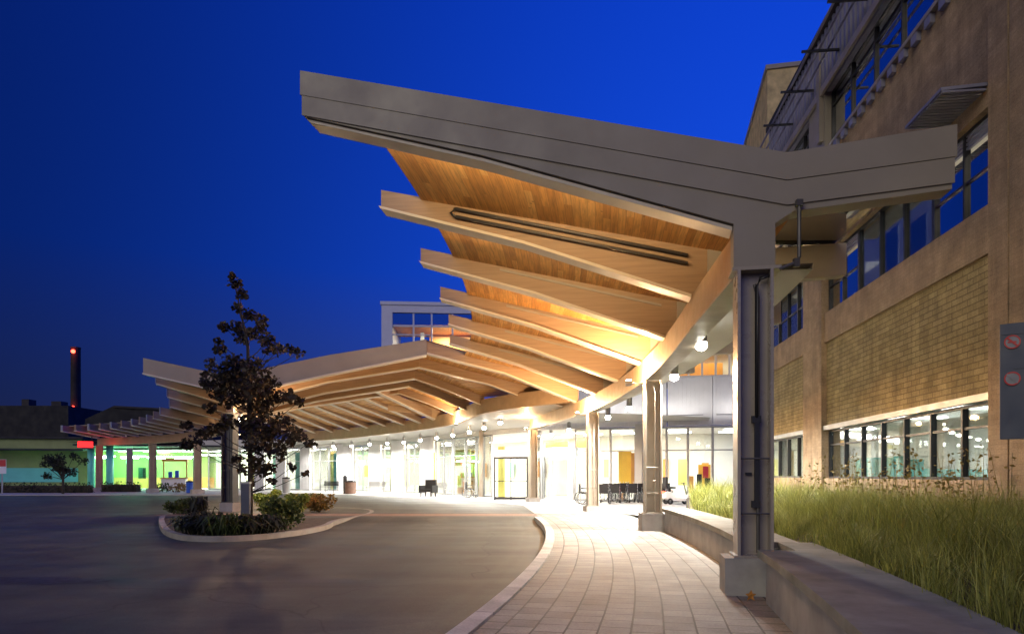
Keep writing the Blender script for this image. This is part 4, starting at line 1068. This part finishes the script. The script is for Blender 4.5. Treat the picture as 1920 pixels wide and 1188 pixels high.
lamp('AREA',(6,2,3.2),230,(1,.95,.6),lw,(5,2),aim=(0,0,-1))
for (u,D,l) in ((206,62,'turquoise lit round column, right of the red lit post'),(171,62,'turquoise lit round column left of the red lit post')):
    t=empty('round_column',(px(u,D),D,.05),0,l,'column','turquoise round columns'); mb=MB(); mb.cyl((0,0,0),.3,3.9,18); mb.build('shaft','turquoise_paint',t,smooth=True); mb=MB(); mb.cyl((0,0,0),.38,.15,18); mb.build('foot','concrete',t)
# reception furniture
t=empty('reception_counter',(px(325,60),60,.05),R(10),'cream reception kiosk with an orange counter under the left canopy','counter')
mb=MB(); mb.box((-1,0,0),(1,.6,1.0)); mb.build('body','interior_wall',t); mb=MB(); mb.box((-1.1,-.1,1.0),(1.1,.7,1.08)); mb.build('top','orange_wall',t); mb=MB(); mb.box((-1,.5,1.08),(-.9,.6,2.5)); mb.box((.9,.5,1.08),(1,.6,2.5)); mb.box((-1.05,.3,2.5),(1.05,.7,2.75)); mb.build('canopy_frame','door_orange',t)
mb=MB(); mb.box((-.5,.3,1.08),(-.2,.45,1.6)); mb.box((.05,.3,1.08),(.35,.45,1.7)); mb.build('screen','blue_plastic',t)
# red sign
s=at(160,832,52.5); t=empty('red_sign',s,R(25),'glowing red sign fixed at the far left end of the canopy','sign')
mb=MB(); mb.box((-.5,-.06,-.26),(.5,.06,.2)); mb.build('face','red_sign',t,bevel=.02)
mb=MB(); mb.box((-.53,.061,-.29),(.53,.12,.23)); mb.box((.4,.0,.2),(.45,.1,.6)); mb.build('case','frame_dark',t)
lamp('POINT',(1.2,-.3,-.4),22,(1,.06,.03),t,.15)
# dark buildings and chimney
t=empty('boiler_house',(px(60,120),120,0),0,'dark flat roofed building on the far left skyline','building')
x0=px(-40,120)-px(60,120); x1=px(128,120)-px(60,120); q=lambda v,D: H+(V0-v)/F*D
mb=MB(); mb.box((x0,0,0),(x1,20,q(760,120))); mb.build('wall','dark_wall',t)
mb=MB(); mb.box((px(2,120)-px(60,120),5,q(760,120)),(px(16,120)-px(60,120),7,q(742,120))); mb.build('roof_vent','dark_roof',t); mb=MB(); mb.box((px(60,120)-px(60,120),5,q(760,120)),(px(79,120)-px(60,120),7,q(746,120))); mb.build('roof_vent','dark_roof',t)
t=empty('hall',(px(270,95),95,0),0,'dark hall with a sloped roof beyond the left canopy','building')
def xr(u): return px(u,95)-px(270,95)
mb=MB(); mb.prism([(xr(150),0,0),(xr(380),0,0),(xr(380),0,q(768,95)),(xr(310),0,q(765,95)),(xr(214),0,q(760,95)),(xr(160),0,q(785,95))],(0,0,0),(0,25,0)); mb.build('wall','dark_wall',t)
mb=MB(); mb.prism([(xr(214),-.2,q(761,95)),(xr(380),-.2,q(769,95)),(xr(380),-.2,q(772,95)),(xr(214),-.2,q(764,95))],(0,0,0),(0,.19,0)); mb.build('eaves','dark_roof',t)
t=empty('garage_building',(px(40,78),78,0),R(6),'long low building with a pale strip, green lit, on the far left','building')
mb=MB(); mb.box((-24,0,0),(6.5,9,q(822,78))); mb.build('wall','green_wall',t); mb=MB(); mb.box((-24.2,-.3,q(822,78)),(6.8,9,q(818,78))); mb.build('roof','dark_roof',t)
mb=MB(); mb.box((-24,-.05,q(850,78)),(6.5,-.002,q(846,78))); mb.build('pale_strip','interior_wall',t)
mb=MB()
for k in range(9): mb.box((-18+k*2.6,-.06,.6),(-16.2+k*2.6,-.002,q(868,78)))
mb.build('garage_door','mint_paint',t)
lamp('POINT',(-4,-9,3.6),50,(.45,1,.4),t,.4)
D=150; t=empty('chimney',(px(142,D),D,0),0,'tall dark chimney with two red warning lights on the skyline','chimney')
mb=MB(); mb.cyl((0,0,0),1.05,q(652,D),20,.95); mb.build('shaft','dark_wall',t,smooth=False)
mb=MB(); mb.cyl((0,0,q(654,D)),1.0,.35,20,1.0); mb.build('rim','dark_roof',t)
for v in (660,765):
    mb=MB()
    mb.blob((.1,-1.05,q(v,D)),.42,10); mb.build('warning_light','red_light',t,smooth=True)
    lamp('POINT',(0,-1.9,q(v,D)),120,(1,.05,.03),t,.3)
# small sign on left edge
D=48; t=empty('parking_sign',(px(4,D),D,.05),R(8),'small red and white sign on a pole at the left edge','sign')
mb=MB(); mb.tube([(0,0,0),(0,0,2.4)],.05,8); mb.build('pole','frame_grey',t)
mb=MB(); mb.box((-.35,-.09,1.4),(.3,-.055,2.4)); mb.build('face','white_paint',t); mb=MB(); mb.box((-.34,-.1,1.9),(.29,-.092,2.38)); mb.build('red_field','red_paint',t)

# right-hand sign
sg=empty('direction_sign',(px(1875,6.2),6.2,0),R(-75)+pi/2-R(0),'blue grey directional sign panel with two prohibition symbols at the right edge','sign')
sg.rotation_euler=(0,0,R(-33))
mb=MB(); z0_=H+(V0-823)/F*6.2; z1_=H+(V0-608)/F*6.2
mb.box((0,0,z0_),(.95,.06,z1_)); mb.build('panel','sign_blue',sg,bevel=.01)
mb=MB(); mb.box((0.001,-.006,z1_-.10),(.95,-.001,z1_-.006)); mb.box((.1,-.006,z0_+.63),(.9,-.002,z0_+.645)); mb.build('header_strip','sign_blue',sg)
mb=MB(); mb.box((.45,.0,.3),(.55,.05,z0_)); mb.build('post','frame_grey',sg)
for v in (643,711):
    zc=H+(V0-v)/F*6.2
    def disc(r,y,mat,name,rin=0):
        m=MB(); nn=28
        for k in range(nn):
            a=2*pi*k/nn;b=2*pi*(k+1)/nn
            m.face([(.09+cos(a)*rin,y,zc+sin(a)*rin),(.09+cos(a)*r,y,zc+sin(a)*r),(.09+cos(b)*r,y,zc+sin(b)*r),(.09+cos(b)*rin,y,zc+sin(b)*rin)])
        return m.build(name,mat,sg)
    disc(.056,-.010,'glyph','symbol_disc'); disc(.062,-.014,'red_paint','symbol_ring',.050)
    m=MB(); m.prism([(.09-.045,-.016,zc+.035),(.09-.033,-.016,zc+.045),(.09+.045,-.016,zc-.035),(.09+.033,-.016,zc-.045)],(0,0,0),(0,.003,0)); m.box((.09-.035,-.013,zc-.008),(.09+.03,-.0125,zc+.006)); m.build('symbol_bar',['red_paint'] if v==643 else ['glyph'],sg)

# ------------------------------------------------------------------ island planting
def leafclump(mb,c,r,n,s0,s1,rn,flat=.8):
    for _ in range(n):
        d=Vector((rn.gauss(0,1),rn.gauss(0,1),rn.gauss(0,1))).normalized()*r*(rn.random()**.45); d.z*=flat
        p=Vector(c)+d; s_=rn.uniform(s0,s1)
        a=Vector((rn.gauss(0,1),rn.gauss(0,1),rn.gauss(0,.8))).normalized(); b=a.cross(Vector((rn.gauss(0,1),rn.gauss(0,1),rn.gauss(0,1)))).normalized()
        mb.face([p-a*s_,p-a*s_*.15-b*s_*.7,p+a*s_,p-a*s_*.15+b*s_*.7])
tr=empty('maple_tree',(px(468,17),17,0),0,'young dark leaved tree in the kerbed island, sparse uneven crown','tree')
tr['category']='tree'
rn=random.Random(11); tx=px(468,17)
cl=[(440,530,11),(437,519,8),(452,552,13),(447,578,12),(470,590,14),(488,600,13),(492,612,11),(420,612,11),(445,614,16),(455,630,17),(478,625,15),(500,638,16),(505,655,12),(545,655,14),(560,662,10),(522,655,13),(412,655,11),(410,640,8),(395,680,13),(440,682,24),(480,690,24),(400,705,22),(430,722,26),(478,728,26),(510,716,18),(388,722,14),(540,742,18),(562,752,10),(520,745,14),(455,750,20),(350,832,13),(368,826,15),(384,812,14),(405,805,15),(430,792,18),(470,795,24),(500,800,26),(530,792,22),(556,815,18),(582,828,12),(498,835,22),(520,848,17),(480,868,16),(446,862,12),(472,905,9),(505,880,15),(548,874,7),(572,888,7),(540,828,15),(425,700,24),(450,715,26),(462,700,24),(495,720,20),(410,735,18),(455,735,24),(500,745,18),(425,750,16),(480,760,20),(470,820,18),(515,815,18),(490,880,15),(455,880,12),(495,770,20),(470,840,16),(395,765,12),(350,797,10),(510,900,8)]
lv=MB(); bz=MB()
trunk=[Vector((tx,17,0)),Vector((tx+.02,17,1.5)),Vector((tx-.02,17.02,3.2)),Vector((tx-.04,16.98,4.6)),Vector((px(450,17),17,5.5)),Vector((px(438,17),17,6.25))]
bz.tube(trunk,[.075,.062,.05,.035,.02,.008],10)
for (u,v,r) in cl:
    D=17+rn.uniform(-1,1)*(.9 if v>600 else .3); c=at(u,v,D); rr=r/F*17
    leafclump(lv,c,rr*1.08,int(14+rr*rr*1500),.035,.085,rn,.85)
    zb=max(.9,c.z-.35*abs(c.x-tx)-.25); zb=min(zb,5.9)
    k=[p for p in trunk if p.z<=zb][-1]; j=trunk[min(trunk.index(k)+1,len(trunk)-1)]
    t_=(zb-k.z)/max(.01,j.z-k.z); s_=k.lerp(j,min(1,t_))
    mid=s_.lerp(c,.5)+Vector((0,0,-.06))
    bz.tube([s_,mid,c],[.016,.011,.005],5,False)
loc=Vector(tr.location)
o=cp(bz,'trunk','bark',tr,smooth=True); o=cp(lv,'crown','leaf_maple',tr)
def shrub(u,v,r,h,mat,label,kind='ball',group='shrubs in the island bed',rn=random.Random(4),base=-.03):
    r*=1.1; h*=1.05
    D=1.33*F/(v-890); x=px(u,D); t=empty('shrub',(x,D,base),0,label,'shrub',group)
    st=MB(); lf=MB()
    for k in range(9):
        a=rn.uniform(0,2*pi); e=Vector((cos(a)*r*rn.uniform(.2,.8),sin(a)*r*rn.uniform(.2,.8),h*rn.uniform(.5,.95)))
        st.tube([(0,0,0),e*.5+Vector((0,0,h*.08)),e],[.012,.009,.004],4,False)
        leafclump(lf,e,r*.42,int(70+90*r),.03,.06,rn,.8)
    leafclump(lf,(0,0,h*.45),r*.85,int(520*r+150),.03,.065,rn,h/(2*r)*1.0)
    st.build('stems','bark',t); lf.build('foliage',mat,t)
def hosta(u,v,r,h,mat,label,rn=random.Random(9),group='shrubs in the island bed',n=130,w=.045):
    r*=1.2; h*=1.15
    D=1.33*F/(v-890); x=px(u,D); t=empty('leafy_plant',(x,D,-.03),0,label,'plant',group); lf=MB()
    for k in range(n):
        a=rn.uniform(0,2*pi); d=Vector((cos(a),sin(a),0)); s_=Vector((-sin(a),cos(a),0))*w*rn.uniform(.6,1.2); L_=r*rn.uniform(.5,1.05); hh=h*rn.uniform(.4,1.05)
        o_=Vector((rn.gauss(0,r*.22),rn.gauss(0,r*.22),0)); p0=o_+d*.03; p1=o_+d*L_*.42+Vector((0,0,hh*.8)); p2=o_+d*L_*.95+Vector((0,0,hh*rn.uniform(.15,.8)))
        lf.face([p0-s_*.35,p0+s_*.35,p1+s_,p1-s_]); lf.face([p1-s_,p1+s_,p2])
    lf.build('foliage',mat,t)
hosta(372,996,.55,.55,'leaf_dark','dark broad leaved plant at the left front of the island'); hosta(352,990,.4,.4,'leaf_hosta','variegated plant at the far left tip of the island')
hosta(398,999,.5,.5,'leaf_dark','dark leafy plant directly left of the column base'); hosta(372,968,.45,.75,'leaf_dark','taller dark plant with a raised leaf, left of the column')
hosta(430,1000,.5,.55,'leaf_shrub','narrow leaved plant in front of the column',n=160,w=.02); hosta(468,998,.45,.5,'leaf_dark','low dark plant at the foot of the tree'); hosta(495,996,.5,.5,'leaf_dark','dark plant between the tree and the round green shrub')
shrub(535,990,.50,.72,'leaf_shrub','round green shrub at the right front of the island'); shrub(515,975,.4,.6,'leaf_lime','yellow green shrub behind the round green one'); shrub(552,962,.45,.6,'leaf_lime','light green shrub in the middle of the island')
shrub(598,958,.55,.55,'leaf_autumn','orange and green shrub on the bare end of the island'); shrub(585,950,.45,.5,'leaf_shrub','small dark green shrub behind the orange one'); shrub(500,952,.5,.7,'leaf_lime','bright lime shrub right behind the tree trunk')
shrub(340,962,.5,.5,'leaf_shrub','low green shrub at the back left of the island')
# bollard in the island
D=16.4; t=empty('bollard',(px(461,D),D,.02),0,'slim dark blue bollard sign beside the tree trunk','bollard')
mb=MB(); mb.box((-.1,-.06,0),(.1,.06,1.12)); mb.build('post','sign_blue',t,bevel=.015); mb=MB(); mb.box((-.11,-.07,1.121),(.11,.07,1.17)); mb.build('top','frame_grey',t); mb=MB(); mb.box((-.03,-.066,.15),(.03,-.061,.3)); mb.build('marker','white_paint',t)
# left small tree and hedges
D=47; t=empty('small_tree',(px(118,D),D,.05),0,'small round tree left of the far canopy','tree'); lf=MB(); st=MB(); rn=random.Random(21)
st.tube([(0,0,0),(.02,0,1.4),(0,0,2.4)],[.09,.07,.03],8)
for k in range(16):
    e=Vector((rn.uniform(-1.2,1.2),rn.uniform(-.7,.7),rn.uniform(1.1,2.7))); st.tube([(0,0,1.0),e],[.03,.01],4,False); leafclump(lf,e,.38,70,.06,.12,rn)
st.build('trunk','bark',t); lf.build('crown','leaf_dark',t)
def hedge(u0,u1,D,h,label):
    t=empty('hedge',(px((u0+u1)/2,D),D,.05),0,label,'hedge','low hedges along the left footpath'); lf=MB(); rn=random.Random(int(u0)+3)
    w=px(u1,D)-px(u0,D); n_=int(w*260)
    for k in range(n_):
        p=Vector((rn.uniform(-w/2,w/2),rn.uniform(-.45,.45),rn.uniform(0,h)*(.75+.25*sin(k)))); s_=rn.uniform(.05,.1)
        a=Vector((rn.gauss(0,1),rn.gauss(0,1),rn.gauss(0,1))).normalized(); b=a.cross(Vector((rn.gauss(0,1),1,rn.gauss(0,1)))).normalized()
        lf.face([p-a*s_,p-b*s_*.6,p+a*s_,p+b*s_*.6])
    lf.build('foliage','leaf_dark',t)
    st=MB(); st.box((-w/2+.1,-.3,0),(w/2-.1,.3,h*.7)); st.build('stems','bark',t)
hedge(-20,172,50,.75,'dark low hedge left of the red lit post'); hedge(192,262,53,.8,'dark low hedge between the red lit post and the middle post')
for u,l,m_ in ((305,'low green planting right of the middle far post','leaf_shrub'),(335,'flower planting with orange blooms by the kiosk','leaf_autumn')):
    t=empty('shrub',(px(u,52),52,.05),0,l,'shrub','planting under the left canopy'); lf=MB(); leafclump(lf,(0,0,.35),.75,260,.05,.1,random.Random(u),.5); lf.build('foliage',m_,t); st=MB(); st.tube([(0,0,0),(0,0,.4)],.03,5); st.build('stems','bark',t)

# ------------------------------------------------------------------ sky, light, camera
w=bpy.data.worlds.new('World'); sc.world=w; w.use_nodes=True; nt=w.node_tree
bg=nt.nodes['Background']
tc=N(nt,'ShaderNodeTexCoord'); sp=N(nt,'ShaderNodeSeparateXYZ'); nt.links.new(tc.outputs['Generated'],sp.inputs[0])
hr=ramp(nt,sp.outputs[2],[(0,(.040,.045,.145)),(.10,(.020,.045,.23)),(.28,(.003,.040,.40)),(.7,(.001,.022,.30))])
# brighter to the right of the view, darker to the left
az=N(nt,'ShaderNodeMapRange'); az.inputs[1].default_value=-.75; az.inputs[2].default_value=.45; az.inputs[3].default_value=.30; az.inputs[4].default_value=2.0; az.interpolation_type='SMOOTHSTEP'
nt.links.new(sp.outputs[0],az.inputs[0])
vm=N(nt,'ShaderNodeVectorMath',operation='SCALE'); nt.links.new(hr,vm.inputs[0]); nt.links.new(az.outputs[0],vm.inputs[3])
sky=N(nt,'ShaderNodeTexSky',sky_type='NISHITA',sun_disc=False); sky.sun_elevation=R(-4); sky.sun_rotation=R(60)
vs=N(nt,'ShaderNodeVectorMath',operation='SCALE'); vs.inputs[3].default_value=.05; nt.links.new(sky.outputs[0],vs.inputs[0])
va=N(nt,'ShaderNodeVectorMath',operation='ADD'); nt.links.new(vm.outputs[0],va.inputs[0]); nt.links.new(vs.outputs[0],va.inputs[1])
nt.links.new(va.outputs[0],bg.inputs[0]); bg.inputs[1].default_value=.82
sl=bpy.data.lights.new('town_glow','SUN'); sl.energy=.85; sl.angle=R(40); sl.color=(1,.90,.66)
so=bpy.data.objects.new('town_glow',sl); COL.objects.link(so); so.rotation_euler=Vector((.55,.75,-.42)).to_track_quat('-Z','Y').to_euler()
cam=bpy.data.cameras.new('camera'); co=bpy.data.objects.new('camera',cam); COL.objects.link(co); sc.camera=co
co.location=(0,0,H); co.rotation_euler=(R(90),0,0); cam.sensor_width=36; cam.lens=F/1920*36; cam.shift_y=(V0-594)/1920; cam.clip_end=1500
sc.render.engine='CYCLES'
sc.view_settings.view_transform='Standard'; sc.view_settings.look='None'; sc.view_settings.gamma=1; sc.view_settings.exposure=0.22
sc.cycles.max_bounces=6; sc.cycles.diffuse_bounces=3; sc.cycles.glossy_bounces=3; sc.cycles.transparent_max_bounces=12; sc.cycles.caustics_reflective=False; sc.cycles.caustics_refractive=False
sc.cycles.sample_clamp_indirect=6
